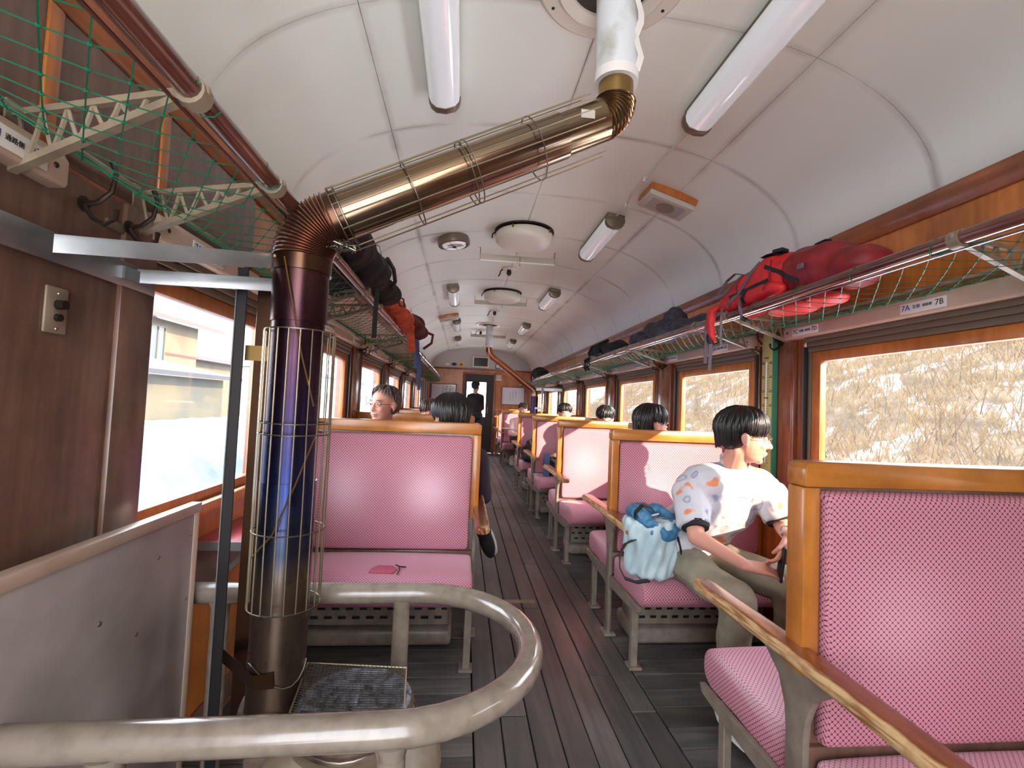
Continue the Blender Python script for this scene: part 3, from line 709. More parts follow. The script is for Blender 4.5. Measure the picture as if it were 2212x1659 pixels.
def bench(W, label, loc, rz=0, wear=.3, near_only=False, patch=False):
    root = thing('train_bench', label, 'seat', loc, 'two-sided upholstered benches', rz)
    B = lambda mb, nm, mt, **k: mb.build(nm, M[mt], root, local=True, **k)
    B(MB().box(0, .044, -.030, .030, .60, 1.04), 'back_post', 'honeyz', bevel=.006)
    B(MB().box(W-.03, W, -.030, .030, .40, 1.04), 'back_post', 'honeyz', bevel=.006)
    B(MB().prism(rprof([(0, 1.04), (W, 1.04), (W, 1.10), (0, 1.10)], [0, 0, .0, .022]), 'Y', -.034, .034), 'top_rail', 'honey', bevel=.007)
    B(MB().box(.02, W, -.026, .026, .385, .437), 'lower_rail', 'walldark', bevel=.004)
    B(MB().box(.03, W-.03, -.012, .012, .43, 1.04), 'back_board', 'walldark')
    def wb(x, y, z):
        f = math.exp(-((x-W*.27)/.13)**2-((z-.74)/.13)**2)+.8*math.exp(-((x-W*.72)/.12)**2-((z-.74)/.14)**2)
        return min(1, f)*wear
    def ws(x, y, z):
        return min(1, .75*math.exp(-((z-.425)/.02)**2)*max(0, min(1, (.46-abs(y))/.1)))
    for sg in (-1, 1):
        pts = rprof([(sg*.014, .44), (sg*.046, .445), (sg*.050, .74), (sg*.046, 1.025), (sg*.014, 1.032)], [.004, .016, .1, .018, .004])
        if sg < 0: pts = pts[::-1]
        B(cushion(dense(pts), .047, W-.032, 0, wb, 'back', .010), 'back_cushion', 'plush', smooth=60)
        pts = rprof([(sg*.035, .30), (sg*.44, .315), (sg*.475, .345), (sg*.472, .412), (sg*.40, .440), (sg*.035, .418)], [.01, .03, .03, .035, .06, .02])
        if sg < 0: pts = pts[::-1]
        B(cushion(dense(pts), .028, W-.002, 0, ws, 'seat', .012), 'seat_cushion', 'plush', smooth=60)
        # front legs under the cushion, frame bar
        for xx in (.02, W-.06):
            mb = MB().prism([(xx, sg*.352), (xx+.032, sg*.352), (xx+.032, sg*.330), (xx+.008, sg*.330), (xx+.008, sg*.32), (xx, sg*.32)], 'Z', .01, .30)
            mb.box(xx-.012, xx+.05, sg*.30, sg*.37, 0, .012); B(mb, 'leg', 'metalpaint', bevel=.002, seg=1)
        B(MB().box(.015, W-.01, sg*.34, sg*.36, .285, .312), 'front_bar', 'metalpaint', bevel=.004)
        B(MB().prism(rprof([(sg*.02, .235), (sg*.06, .262), (sg*.30, .275), (sg*.44, .292), (sg*.45, .318), (sg*.02, .318)], [.01, .03, .03, .01, .004, .004]), 'X', .008, .026), 'side_bar', 'metalpaint', bevel=.002, seg=1)
    # aisle-side standard: post flaring into the armrest
    po = [(-.030, .0), (.030, .0), (.030, .44), (.036, .50), (.060, .56), (.110, .600), (.20, .622), (.30, .632), (-.30, .632), (-.20, .622), (-.110, .600), (-.060, .56), (-.036, .50), (-.030, .44)]
    B(MB().prism(po, 'X', .006, .024), 'arm_standard', 'metalpaint', bevel=.003)
    mb = MB(); mb.box(.024, .034, -.008, .008, .02, .60); mb.box(-.014, .05, -.045, .045, 0, .014); B(mb, 'post_foot', 'metalpaint', bevel=.003)
    mb = MB().box(W-.05, W-.03, -.03, .03, 0, .42); B(mb, 'wall_post', 'metalpaint')
    # armrest: long rounded wooden bar, rubbed along the aisle edge
    mb = MB(); prof = rprof([(-.042, .634), (.026, .634), (.026, .668), (-.042, .668)], .014, 3); n = len(prof); ysn = [-.445, -.440, -.43, -.41]+[-.38+.76*t/18 for t in range(19)]+[.41, .43, .44, .445]
    vs = []
    for y in ysn:
        e = abs(y); kx = 1 if e < .40 else math.sqrt(max(.05, 1-((e-.40)/.047)**2)); drop = -.006*(e/.44)**2
        for (x, z) in prof: vs.append((-.006+(x+.006)*kx, y, .650+(z-.650)*(kx*.5+.5)+drop))
    fs = [(i*n+j, i*n+(j+1) % n, (i+1)*n+(j+1) % n, (i+1)*n+j) for i in range(len(ysn)-1) for j in range(n)]+[tuple(range(n))[::-1], tuple(range((len(ysn)-1)*n, len(ysn)*n))]
    mb.add(vs, fs)
    for i, p in enumerate(mb.v): mb.wear[i] = (.56 if p[0] < -.030 else (.30 if p[0] < -.02 else 0))+(.25 if abs(p[1]) > .40 else 0)
    B(mb, 'armrest', 'arm', smooth=50)
    # slotted heater cover and pipe box under the seats
    mb = MB(); hx0, hx1 = .13, W-.02; rows = 5; nz = 12
    z0, z1 = .088, .305; dz = (z1-z0)/rows
    for sg in (-1, 1):
        for r in range(rows):
            zz = z0+dz*r; mb.box(hx0, hx1, sg*.088, sg*.090, zz, zz+dz*.66)
            o_ = .5 if r % 2 else 0; L_ = (hx1-hx0)/nz
            for i in range(nz+1):
                a = hx0+L_*(i-o_*1.0)+0; b = a+L_*.45; a = max(a, hx0); b = min(b, hx1)
                if b > a: mb.box(a, b, sg*.088, sg*.090, zz+dz*.66, zz+dz)
    mb.box(hx0, hx0+.004, -.088, .088, z0, z1); B(mb, 'slotted_cover', 'metalpaint')
    B(MB().box(hx0+.01, hx1, -.075, .075, z0, z1-.01), 'cover_core', 'black')
    B(MB().box(hx0-.02, hx1, -.14, .14, .004, .084), 'heater_box', 'metalpaint', bevel=.02, seg=3)
    return root
YR = [1.09+BAY*i for i in range(5)]+[9.85, 11.31]
br = bench(XR-.815-.012, 'right bench nearest the camera, cut by the right edge of the picture', (.815, YR[0], 0))
RL = ['right bench behind the man in the printed shirt, pale bag on it', 'third right bench counted from the camera, sun across its back', 'fourth right bench counted from the camera', 'fifth right bench, last one before the far stove pipe', 'right bench beyond the far stove pipe, back in sunlight', 'right bench against the far end wall']
for y, l in zip(YR[1:], RL): dup(br, (.815, y, 0), l)
bl = bench(.985-.03, 'left bench directly behind the stove guard rail, with worn pale back', (.105, 2.55, 0), PI, 1.0)
for i, l in enumerate(['second left bench, behind the man in glasses', 'third left bench counted from the stove', 'fourth left bench counted from the stove', 'fifth left bench counted from the stove', 'left bench nearest the end door']):
    dup(bl, (.105, 2.55+BAY*(i+1), 0), l, PI)
# dark patch sewn into the near left cushion
pt = MB(); c_ = (-.32, 2.20, .4505)
pt.prism([(-.375, 2.15), (-.27, 2.145), (-.255, 2.19), (-.28, 2.235), (-.35, 2.24), (-.37, 2.20)], 'Z', .4475, .4535); pm_ = pt.build('patch', pmat('patch_cloth', c3(176, 84, 104), .9), bl, bevel=.001)
pm_.matrix_parent_inverse = Matrix(); pm_.location = (0, 0, 0)
pm_.data.transform(Matrix.Rotation(PI, 4, 'Z'))
mb = MB(); mb.tube([(-.27, 2.25, .452), (-.25, 2.22, .455), (-.22, 2.215, .454)], .003, 5); mb.tube([(-.25, 2.13, .452), (-.245, 2.18, .455), (-.252, 2.21, .454)], .0025, 5)
q_ = mb.build('loose_thread', M['ink'], bl); q_.data.transform(Matrix.Rotation(PI, 4, 'Z'))

# ------------------------------------------------------------------ luggage racks
def rack(s, ya, yb, pairs, label, skew):
    X = lambda d: sideX(s, d)
    root = thing('luggage_rack', label, 'rack', (X(.2), ya, 1.70))
    RD = .385; RZ = 1.705
    mb = MB().tube([(X(RD), y, RZ+.004*math.sin(y*2)) for y in np.arange(ya, yb+.01, .25)], .021, 12); mb.build('front_rail', M['pole'], root)
    mb = MB().tube([(X(RD-.022), ya, RZ-.021), (X(RD-.022), yb, RZ-.021)], .0035, 6); mb.build('net_rod', M['pole'], root)
    mb = MB().tube([(X(.03), ya, 1.70), (X(.03), yb, 1.70)], .008, 8); mb.build('wall_rod', M['iron'], root)
    me = None
    for y in pairs:
        if me is None:
            mb = MB(); f = lambda d: (s*(-1))*d       # local x inward
            A = V((f(RD-.02), 0, 0)); Bt = V((f(.012), skew, .0)); Bb = V((f(.012), skew, -.105))
            mb.bar(A, Bt, .012, .012); mb.bar(A+V((0, 0, -.012)), Bb, .016, .014)
            # wall plate
            mb.box(f(.0), f(.010), skew-.018, skew+.018, -.125, .02)
            # scroll lattice
            k = 5
            for i in range(k):
                t0, t1 = .18+.80*i/k, .18+.80*(i+1)/k; P = lambda t, h: (A.lerp(Bt, t)*(1-h)+(A+V((0, 0, -.012))).lerp(Bb, t)*h)
                pa, pb, pc = P(t0, 0), P((t0+t1)/2, 1), P(t1, 0)
                bow = V((0, 0, .006))
                mb.tube([pa, pa.lerp(pb, .35)-bow, pa.lerp(pb, .7)-bow*.6, pb], .0042, 5); mb.tube([pb, pb.lerp(pc, .35)-bow*.6, pb.lerp(pc, .7)-bow, pc], .0042, 5)
            # boss on the rail
            mb.tube([(f(RD), -.015, .0), (f(RD), .015, .0)], .0255, 14)
            mb.ell((f(RD+.020), 0, .006), (.008, .010, .010), n=8, m_=5)
            o = mb.build('bracket', M['iron'], root, local=True, bevel=0, smooth=40); me = o
            o.location = V((X(0), y, RZ))-V(root.location)
        else:
            o = me.copy(); COL.objects.link(o); o.location = V((X(0), y, RZ))-V(root.location)
    # diamond net, sagging between wall rod and front rail
    ns = 11; dy = .040; ny = int((yb-ya)/dy); mb = MB()
    def P(i, j):
        t = i/ns; y = ya+j*dy; sag = .052*math.sin(PI*t)**.8*(1+.35*noise.noise(V((t*2, y*1.3, s*3))))
        return V((X(.03+(RD-.05)*t), y+.006*noise.noise(V((i, j, 5))), 1.695-.01*t-sag))
    for j in range(ny):
        for i in range(ns):
            if (i+j) % 2 == 0:
                for dj in (1, -1):
                    if 0 <= j+dj <= ny: mb.tube([P(i, j), P(i+1, j+dj)], .0013, 3, cap=False)
                if ya+j*dy < 3.2: mb.ell(P(i, j), (.0036, .0036, .0036), n=5, m_=4)
    # lashing round the rail
    for j in range(0, ny, 7):
        y = ya+j*dy; mb.tube([(X(RD)+.023*math.cos(a), y+.012*a, RZ+.023*math.sin(a)) for a in np.linspace(0, 2*PI, 9)], .0015, 4)
    for yk in np.arange(ya+.3, yb, .82):      # bunched cord where the net is tied
        for q in range(5):
            mb.tube([P(ns, int((yk-ya)/dy)+q-2), (X(RD-.008), yk+.05+q*.006, RZ-.018), (X(RD+.018), yk+.08+q*.004, RZ-.004)], .0018, 3)
    o = mb.build('net', M['netgreen'], root, smooth=0); o['kind'] = 'stuff'
    return root
prR = []
for k in range(-2, 7):
    prR += [2.27+BAY*k, 2.60+BAY*k]
rack(1, -.8, 11.2, [y for y in prR if -.6 < y < 11], 'right luggage rack with wooden rail and green net', .06)
rack(-1, -.6, 10.6, [.83, 1.17]+[y for y in [2.24+BAY*k+d for k in range(6) for d in (0, .33)] if y < 10.4], 'left luggage rack with wooden rail and green net', .12)

# coat hooks on the pillars
def hook(name, X, inn, y, z, label):
    t = thing(name, label, 'hook', (X, y, z), 'coat hooks along the pillars')
    MB().lathe([(.0, 0), (.017, 0), (.017, .004), (0, .007)], (X, y, z), 10, Matrix.Rotation(inn*PI/2, 3, 'Y')).build('base', M['hook'], t)
    P = lambda a, b, c=0: (X+inn*a, y+c, z+b)
    MB().tube([P(.004, 0), P(.03, .006), P(.055, .03), P(.062, .07), P(.052, .095)], [.006, .006, .005, .0045, .006], 7).build('upper_arm', M['hook'], t)
    MB().tube([P(.004, -.004), P(.022, -.03), P(.046, -.042), P(.066, -.030), P(.068, -.008)], [.006, .006, .005, .0045, .006], 7).build('lower_arm', M['hook'], t)
    return t
ordn = ['first', 'second', 'third', 'fourth', 'fifth', 'sixth']
for k in range(0, 5):
    for j, dy in enumerate((2.375, 2.50)):
        hook('coat_hook', XR-.014, -1, dy+BAY*k, 1.60, 'dark iron coat hook on the right wall, %s of the two on the %s pillar' % (('nearer', 'farther')[j], ordn[k]))
for k, y in enumerate((1.10, 1.24)):
    hook('coat_hook', XL+.024, 1, y, 1.60, 'dark iron coat hook on the left pillar by the stove, %s of two' % ('nearer', 'farther')[k])
for k in range(0, 4):
    for j, dy in enumerate((2.375, 2.50)):
        hook('coat_hook', XL+.014, 1, dy+BAY*k, 1.60, 'dark iron coat hook on the left wall beyond the stove, %s on %s pillar' % (('nearer', 'farther')[j], ordn[k]))

# ------------------------------------------------------------------ ceiling fittings
def lamp(x, y, Lh, label, tilt, cast=True):
    z = ceilz(x)-.004; t = thing('ceiling_lamp', label, 'lamp', (x, y, z), 'fluorescent ceiling lamps')
    t.rotation_euler = (0, tilt, 0)
    MB().box(-.062, .062, -Lh/2-.006, Lh/2+.006, -.024, .010).build('base', M['endcap'], t, bevel=.004, local=True)
    pr = [(-.064, -.02), (-.066, -.045), (-.058, -.068), (-.040, -.086), (0, -.094), (.040, -.086), (.058, -.068), (.066, -.045), (.064, -.02)]
    MB().prism(pr, 'Y', -Lh/2+.03, Lh/2-.03).build('diffuser', M['lampcover'], t, smooth=50, local=True)
    pr2 = [(a*1.04, b*1.03-.001 if b < -.03 else b) for a, b in pr]
    for sg in (-1, 1): MB().prism(pr2, 'Y', sg*(Lh/2-.032), sg*(Lh/2+.008)).build('end_cap', M['endcap'], t, smooth=50, bevel=.004, local=True)
    return t
lx, rx = -.145, .99
sl_ = lambda x: -math.atan((ceilz(x+.06)-ceilz(x-.06))/.12)
la = lamp(lx, 1.63, .78, 'white fluorescent lamp left of the near roof vent', sl_(lx))
lb = lamp(rx, 1.60, .78, 'white fluorescent lamp right of the near roof vent, cable from its end', sl_(rx))
for (x, y, L_, lb_) in ((rx, 3.52, .78, 'white fluorescent lamp right of the first round vent drum, fed by a white cable'), (lx-.03, 5.75, .78, 'left fluorescent lamp before the orange-backed speaker'), (rx, 5.68, .78, 'slim right fluorescent lamp level with the second vent drum'),
                        (lx-.02, 7.95, .78, 'left fluorescent lamp just beyond the orange-backed speaker'), (rx-.01, 8.0, .78, 'right fluorescent lamp level with the far roof vent'), (lx-.02, 10.0, .78, 'left fluorescent lamp nearest the end wall'), (rx-.02, 10.0, .78, 'right fluorescent lamp nearest the end wall')):
    lamp(x, y, L_, lb_, sl_(x))
# emblem-free round emergency light
x, y = -.14, 3.86; z = ceilz(x)-.002; Mt = Matrix.Rotation(sl_(x), 3, 'Y')@Matrix.Rotation(PI, 3, 'X')
t = thing('round_lamp', 'small round lamp with ring tube, left of the first vent drum', 'lamp', (x, y, z))
MB().lathe([(0, 0), (.125, 0), (.132, .03), (.128, .062), (.112, .066), (.106, .05), (.0, .045)], (x, y, z), 28, Mt).build('housing', M['endcap'], t)
MB().tube([V((x, y, z))+Mt@V((.082*math.cos(a), .082*math.sin(a), .058)) for a in np.linspace(0, 2*PI, 29)[:-1]], .017, 8, closed=True).build('ring_tube', M['lampcover'], t)
MB().lathe([(0, .04), (.05, .045), (.05, .055), (0, .06)], (x, y, z), 18, Mt).build('centre_plate', M['cloth_pink'], t)
mb = MB()
for a in range(4): mb.tube([V((x, y, z))+Mt@V((.02*math.cos(a*PI/2+.3), .02*math.sin(a*PI/2+.3), .076)), V((x, y, z))+Mt@V((.118*math.cos(a*PI/2+.3), .118*math.sin(a*PI/2+.3), .07))], .0022, 5)
mb.lathe([(0, .07), (.018, .074), (.018, .08), (0, .082)], (x, y, z), 10, Mt); mb.build('guard', M['hook'], t)
FX = Matrix.Rotation(PI, 3, 'X')
def drum(y, label):
    z = ceilz(CX)-.002; t = thing('vent_drum', label, 'vent', (CX, y, z))
    MB().lathe([(0, 0), (.235, 0), (.235, .012), (.0, .012)], (CX, y, z), 36, FX).build('base', M['hook'], t)
    MB().lathe([(0, .02), (.218, .02), (.226, .03), (.222, .085), (.20, .105), (.10, .113), (0, .115)], (CX, y, z), 40, FX).build('cover', M['drum'], t, smooth=50)
    for a in (.9, 2.4, 4.2, 5.6):
        p = V((CX+.228*math.cos(a), y+.228*math.sin(a), z-.03)); MB().ell(p, (.009, .009, .014), n=8, m_=6).build('catch', M['brass'], t)
    MB().tube([(CX-.232, y+.02, z-.015), (CX-.25, y+.02, z-.03), (CX-.252, y+.02, z-.06)], .006, 6).build('lever', M['hook'], t)
drum(3.68, 'large round white vent drum, nearer of the two'); drum(5.75, 'large round white vent drum partly behind the second poster rail')
def posterbar(y, label, w_=.66):
    z = ceilz(CX); t = thing('poster_rail', label, 'rail', (CX, y, z-.08))
    MB().box(CX-w_/2, CX+w_/2, y-.003, y+.003, z-.115, z-.06).build('strip', M['vent'], t, bevel=.001)
    MB().box(CX-w_/2, CX+w_/2, y-.008, y+.008, z-.122, z-.112).build('lip', M['ceil'], t)
    for sg in (-1, 1):
        MB().tube([(CX+sg*(w_/2+.05), y, z-.006), (CX+sg*w_/2, y, z-.008), (CX+sg*w_/2, y, z-.115)], .0028, 5).build('hanger', M['hook'], t)
    MB().tube([(CX+.02, y-.006, z-.07), (CX+.02, y-.006, z-.15)], .002, 5).build('clip', M['hook'], t)
posterbar(4.12, 'thin white hanging strip below the nearer vent drum'); posterbar(6.0, 'thin white hanging strip below the second vent drum'); posterbar(9.0, 'thin white hanging strip behind the far white pipe')
def capvent(y, label, x=.40):
    z = ceilz(x)-.002; t = thing('ceiling_vent', label, 'vent', (x, y, z))
    MB().lathe([(0, 0), (.075, 0), (.078, .008), (.06, .014), (0, .016)], (x, y, z), 20, FX).build('flange', M['drum'], t)
    MB().lathe([(0, .014), (.02, .014), (.026, .05), (.014, .07), (0, .072)], (x, y, z), 12, FX).build('knob', M['ink'], t)
    MB().tube([(x-.06, y, z-.01), (x-.085, y, z-.03), (x-.09, y, z-.06), (x-.105, y, z-.085)], .006, 6).build('handle', M['hook'], t)
capvent(4.72, 'small round ceiling vent with dangling lever below the nearer strip'); capvent(6.9, 'small round ceiling vent with lever beyond the second drum'); capvent(8.9, 'small dark ceiling vent just left of the far white pipe', .27)
def speaker(x, y, label, rz):
    z = ceilz(x); t = thing('ceiling_speaker', label, 'speaker', (x, y, z)); t.rotation_euler = (0, sl_(x), rz)
    MB().box(-.15, .15, -.095, .095, -.045, .012).build('wood_block', M['sash'], t, local=True, bevel=.004)
    MB().box(-.145, .145, -.09, .09, -.075, -.045).build('frame', M['vent'], t, local=True, bevel=.004)
    MB().box(-.105, .105, -.065, .065, -.078, -.074).build('grille', M['panelpaint'], t, local=True)
    MB().lathe([(0, .078), (.055, .078), (.055, .081), (0, .081)], (0, 0, 0), 24, FX).build('cone_ring', M['metalpaint'], t, local=True)
speaker(1.18, 2.72, 'orange-backed box speaker below the near right lamp', .05); speaker(-.28, 7.2, 'orange-backed speaker between the far left lamps', 0)
# white cable clipped to the ceiling between the two right-hand lamps
pts = [(1.0, 2.0), (1.0, 2.08), (.99, 2.35), (.985, 2.6), (.975, 2.8), (1.0, 2.95), (.99, 3.13)]
mb = MB().tube([(x, y, ceilz(x)-.012-.004*(i % 2)) for i, (x, y) in enumerate(pts)], .006, 6)
t = tag(mb.build('cable', M['cable']), 'white cable running along the ceiling between the right-hand lamps', 'cable')
for (x, y) in pts[1:-1:2]: MB().box(x-.014, x+.014, y-.006, y+.006, ceilz(x)-.022, ceilz(x)+.002).build('clip', M['white'], t)
# roof vent rings with a pipe through
def roofring(y, x, label):
    z = ceilz(x)-.002; t = thing('roof_ring', label, 'vent', (x, y, z))
    MB().lathe([(.135, .006), (.135, .018), (.175, .026), (.19, .010), (.235, .012), (.245, .006), (.245, -.03), (.135, -.03), (.135, .006)], (x, y, z), 48, FX).build('collar', M['drum'], t, smooth=30)
    MB().lathe([(0, .004), (.137, .004), (.137, .007), (0, .007)], (x, y, z), 32, FX).build('hole', pmat('dark_opening', c3(60, 52, 46), .8), t)  # flat dark disc closing the collar round the pipe
    for a in np.linspace(.4, 2*PI+.4, 7)[:-1]: MB().ell((x+.215*math.cos(a), y+.215*math.sin(a), z-.012), (.006, .006, .004), n=8, m_=5).build('screw', M['hook'], t)
roofring(1.42, .415, 'large round roof collar around the near stove pipe'); roofring(8.15, .40, 'round roof collar around the far stove pipe')

# ------------------------------------------------------------------ near stove pipe
def corr(mb, c, u, v, rad, a0, a1, r, nrib, n=20, amp=.005):
    pts = []; rs = []; k = nrib*8
    for i in range(k+1):
        a = a0+(a1-a0)*i/k; pts.append(V(c)+V(u)*math.cos(a)*rad+V(v)*math.sin(a)*rad); rs.append(r+amp*(abs(math.sin(PI*nrib*i/k))*2-1))
    mb.tube(pts, rs, n); return pts[0], pts[-1]
PX, PY = -.452, 1.33
TX, TY = .415, 1.36
sp = thing('stove_pipe', 'heat-tinted metal stove pipe rising from the near stove and bending across to the roof', 'pipe', (PX, PY, .40))
r1 = .070
MB().tube([(PX, PY, .385), (PX, PY, .98)], r1, 36).build('lower_section', M['pipelow'], sp)
MB().tube([(PX, PY, .97), (PX, PY, 1.42)], r1-.003, 36).build('middle_section', M['pipelow'], sp)
MB().tube([(PX, PY, 1.40), (PX, PY, 1.565)], r1+.001, 36).build('upper_section', M['pipelow'], sp)
MB().tube([(PX, PY, 1.54), (PX, PY, 1.575)], r1+.004, 36).build('collar', M['shield'], sp)
# direction of the slanting run
A = V((PX, PY, 1.575)); slope = V((.725, .02, .335)).normalized()
el = MB(); ang = math.acos(slope.z)
h = V((slope.x, slope.y, 0)).normalized(); rad = .130
c = A+h*rad
corr(el, c, -h, V((0, 0, 1)), rad, 0, ang+.0, r1+.003, 17, 32)
el.build('corrugated_elbow', M['elbow'], sp, smooth=50)
e1 = c+(-h)*math.cos(ang)*rad+V((0, 0, 1))*math.sin(ang)*rad
# upper elbow
r2 = .056; rad2 = .075
topc = None
D = slope; E2t = V((TX, TY, 2.135))
ang2 = ang
e2 = E2t-(h*math.sin(0)+V((0, 0, 0)))
# the elbow ends vertical at E2t; its centre lies left of it
c2 = E2t-h*rad2
mb = MB(); pts = []; k = 9*6; rs = []
for i in range(k+1):
    a = -ang2+ang2*i/k; pts.append(c2+h*math.cos(a)*rad2+V((0, 0, 1))*math.sin(a)*rad2); rs.append(r2+.0055*(abs(math.sin(PI*9*i/k))*2-1))
mb.tube(pts, rs, 20); mb.build('upper_elbow', M['pipeinc'], sp, smooth=50)
s1 = pts[0]
d_ = (s1-e1).normalized()
MB().tube([e1-d_*.01, e1+d_*.03], r1+.002, 32).build('elbow_collar', M['shield'], sp)
MB().tube([e1, e1.lerp(s1, .84)], r1-.004, 40).build('slanting_section', M['pipeinc'], sp)
MB().tube([e1.lerp(s1, .80), s1+d_*.006], r1-.010, 36).build('reducer', M['pipeinc'], sp)
MB().box(-.02, .02, -.001, .001, -.012, .012).build('label', M['vent'], sp, local=True).location = e1.lerp(s1, .9)+V((.02, -.061, .015))-V(sp.location)
MB().tube([E2t, E2t+V((0, 0, .055))], r2-.004, 28).build('brass_collar', M['brass'], sp)
MB().lathe([(.054, 0), (.066, 0), (.066, .03), (.054, .03)], E2t+V((0, 0, .05)), 28).build('white_ring', M['white'], sp)
MB().tube([E2t+V((0, 0, .075)), E2t+V((.0, .02, .52))], .064, 32).build('white_section', M['pipewhite'], sp)
fl_ = MB(); q = [(E2t+V((.05+.008*math.sin(t*1.7), -.045+.006*math.cos(t*2.3), .075+.035*t))) for t in range(12)]
fl_.ribbon(q, .022, .002, (1, .4, .2)); fl_.build('peeling_seam', M['white'], sp)
MB().tube([(PX+.075*math.cos(a), PY+.075*math.sin(a), .40+.012*math.sin(3*a)) for a in np.linspace(0, 2*PI, 30)[:-1]], .012, 6, closed=True).build('base_seal', M['rustbody'], sp)
# wire cage round the upright part
def cage(root, ax0, ax1, rad, nw, rings, label_w, a_from=0, a_to=2*PI, off=V((0, 0, 0)), wr=.0017):
    d = (ax1-ax0).normalized(); u = d.cross(V((0, 1, 0))).normalized() if abs(d.y) < .9 else d.cross(V((1, 0, 0))).normalized(); v = d.cross(u)
    P = lambda a, t: ax0.lerp(ax1, t)+off+(u*math.cos(a)+v*math.sin(a))*rad
    for i in range(nw):
        a = a_from+(a_to-a_from)*i/(nw if a_to-a_from > 6.2 else nw-1)
        o = MB().tube([P(a, 0), P(a+.01*math.sin(i), .35)+V((.001*math.sin(i*3), 0, 0)), P(a, .7), P(a, 1)], wr, 5).build('cage_wire', M['wirelight'], root)
    for t in rings:
        MB().tube([P(a, t) for a in np.linspace(a_from, a_to, 33)], wr*1.2, 5).build('cage_hoop', M['wire'], root)
cg = thing('wire_guard', 'upright wire guard cage around the lower stove pipe', 'guard', (PX, PY, .66))
cage(cg, V((PX+.012, PY-.012, .665)), V((PX+.012, PY-.012, 1.375)), .088, 20, (0, .27, .62, .66, 1), 0)
MB().tube([(PX-.02, PY-.075, 1.56), (PX+.01, PY-.085, 1.44), (PX+.045, PY-.09, 1.30), (PX+.075, PY-.075, 1.18)], .0022, 6).build('tie_wire', M['brass'], cg)
MB().tube([(PX+.085, PY-.06, 1.12), (PX+.045, PY-.088, .98), (PX-.0, PY-.092, .86), (PX-.05, PY-.08, .80)], .0022, 6).build('tie_wire', M['brass'], cg)
cg2 = thing('wire_guard', 'slanting wire guard wrapped under the sloping stove pipe', 'guard', e1)
cage(cg2, e1+d_*.02, e1.lerp(s1, .97), .088, 17, (0, .02, .27, .48, .5, .75), 0, off=V((0, 0, -.010)))
mb = MB()
for q in range(26):
    a = R.uniform(0, 6.28); p = e1+d_*.03+V((.02*math.cos(a), -.02, -.095))
    mb.tube([p+V((R.uniform(-.03, .03), R.uniform(-.02, .02), R.uniform(-.012, .02))) for _ in range(4)], .0018, 4)
mb.build('twisted_wire_ends', M['wire'], cg2)
# brackets, posts and shield
t = thing('wall_bracket', 'flat aluminium bar from the left wall to the pipe top, nearer of two', 'bracket', (XL, 1.03, 1.49))
MB().bar((XL+.02, 1.02, 1.487), (PX-.055, PY-.035, 1.556), .006, .038).build('bar', M['alu'], t, bevel=.001)
MB().box(XL+.012, XL+.022, .97, 1.07, 1.465, 1.51).build('foot', M['alu'], t); MB().tube([(PX, PY, 1.535), (PX, PY, 1.575)], r1+.0065, 32).build('pipe_clamp', M['shield'], t)
MB().ell((PX-.04, PY-.085, 1.557), .006, n=8, m_=5).build('bolt', M['brass'], t)
t = thing('wall_bracket', 'flat aluminium bar from the left wall to the posts, farther of two', 'bracket', (XL, 1.30, 1.49))
MB().bar((XL+.02, 1.27, 1.488), (PX-.06, PY+.05, 1.512), .006, .036).build('bar', M['alu'], t, bevel=.001)
MB().box(XL+.024, XL+.032, .2, 1.345, 1.452, 1.512).build('wall_strip', M['alu'], t, bevel=.002)
MB().box(XL+.020, XL+.038, 1.22, 1.32, 1.47, 1.50).build('foot', M['alu'], t)
po = thing('shield_post', 'tall dark steel angle post left of the stove pipe', 'post', (-.63, 1.40, 0))
mb = MB().prism([(-.648, 1.395), (-.618, 1.395), (-.618, 1.399), (-.644, 1.399), (-.644, 1.425), (-.648, 1.425)], 'Z', 0, 1.56); mb.build('angle', M['steel'], po, bevel=.001, seg=1)
MB().box(-.6455, -.643, 1.388, 1.394, .0, 1.55).build('bright_edge', M['alu'], po)
po2 = thing('shield_post', 'reflective bronze shield strip between dark post and stove pipe', 'post', (-.575, 1.42, 0))
MB().prism([(-.60, 1.42), (-.548, 1.42), (-.548, 1.424), (-.596, 1.424), (-.596, 1.445), (-.60, 1.445)], 'Z', .28, 1.545).build('angle', M['shield'], po2, bevel=.001, seg=1)
MB().box(-.60, -.52, 1.425, 1.43, .38, 1.52).build('plate', M['steel'], po2)
MB().box(-.622, -.45, 1.416, 1.419, 1.300, 1.343).build('upper_band', M['brass'], po2)
mb = MB(); mb.ribbon([(-.62, 1.40, .488), (PX-.075, PY-.02, .49), (PX-.03, PY-.074, .495), (PX+.02, PY-.076, .50)], .036, .002, (0, 0, 1)); mb.build('lower_band', M['shield'], po2)
mb = MB(); mb.tube([(PX-.07*math.cos(a), PY-.074*math.sin(a), .50+.03*math.sin(2*a)) for a in np.linspace(-.4, 3.3, 14)], .002, 5); mb.build('binding_wire', M['wire'], po2)

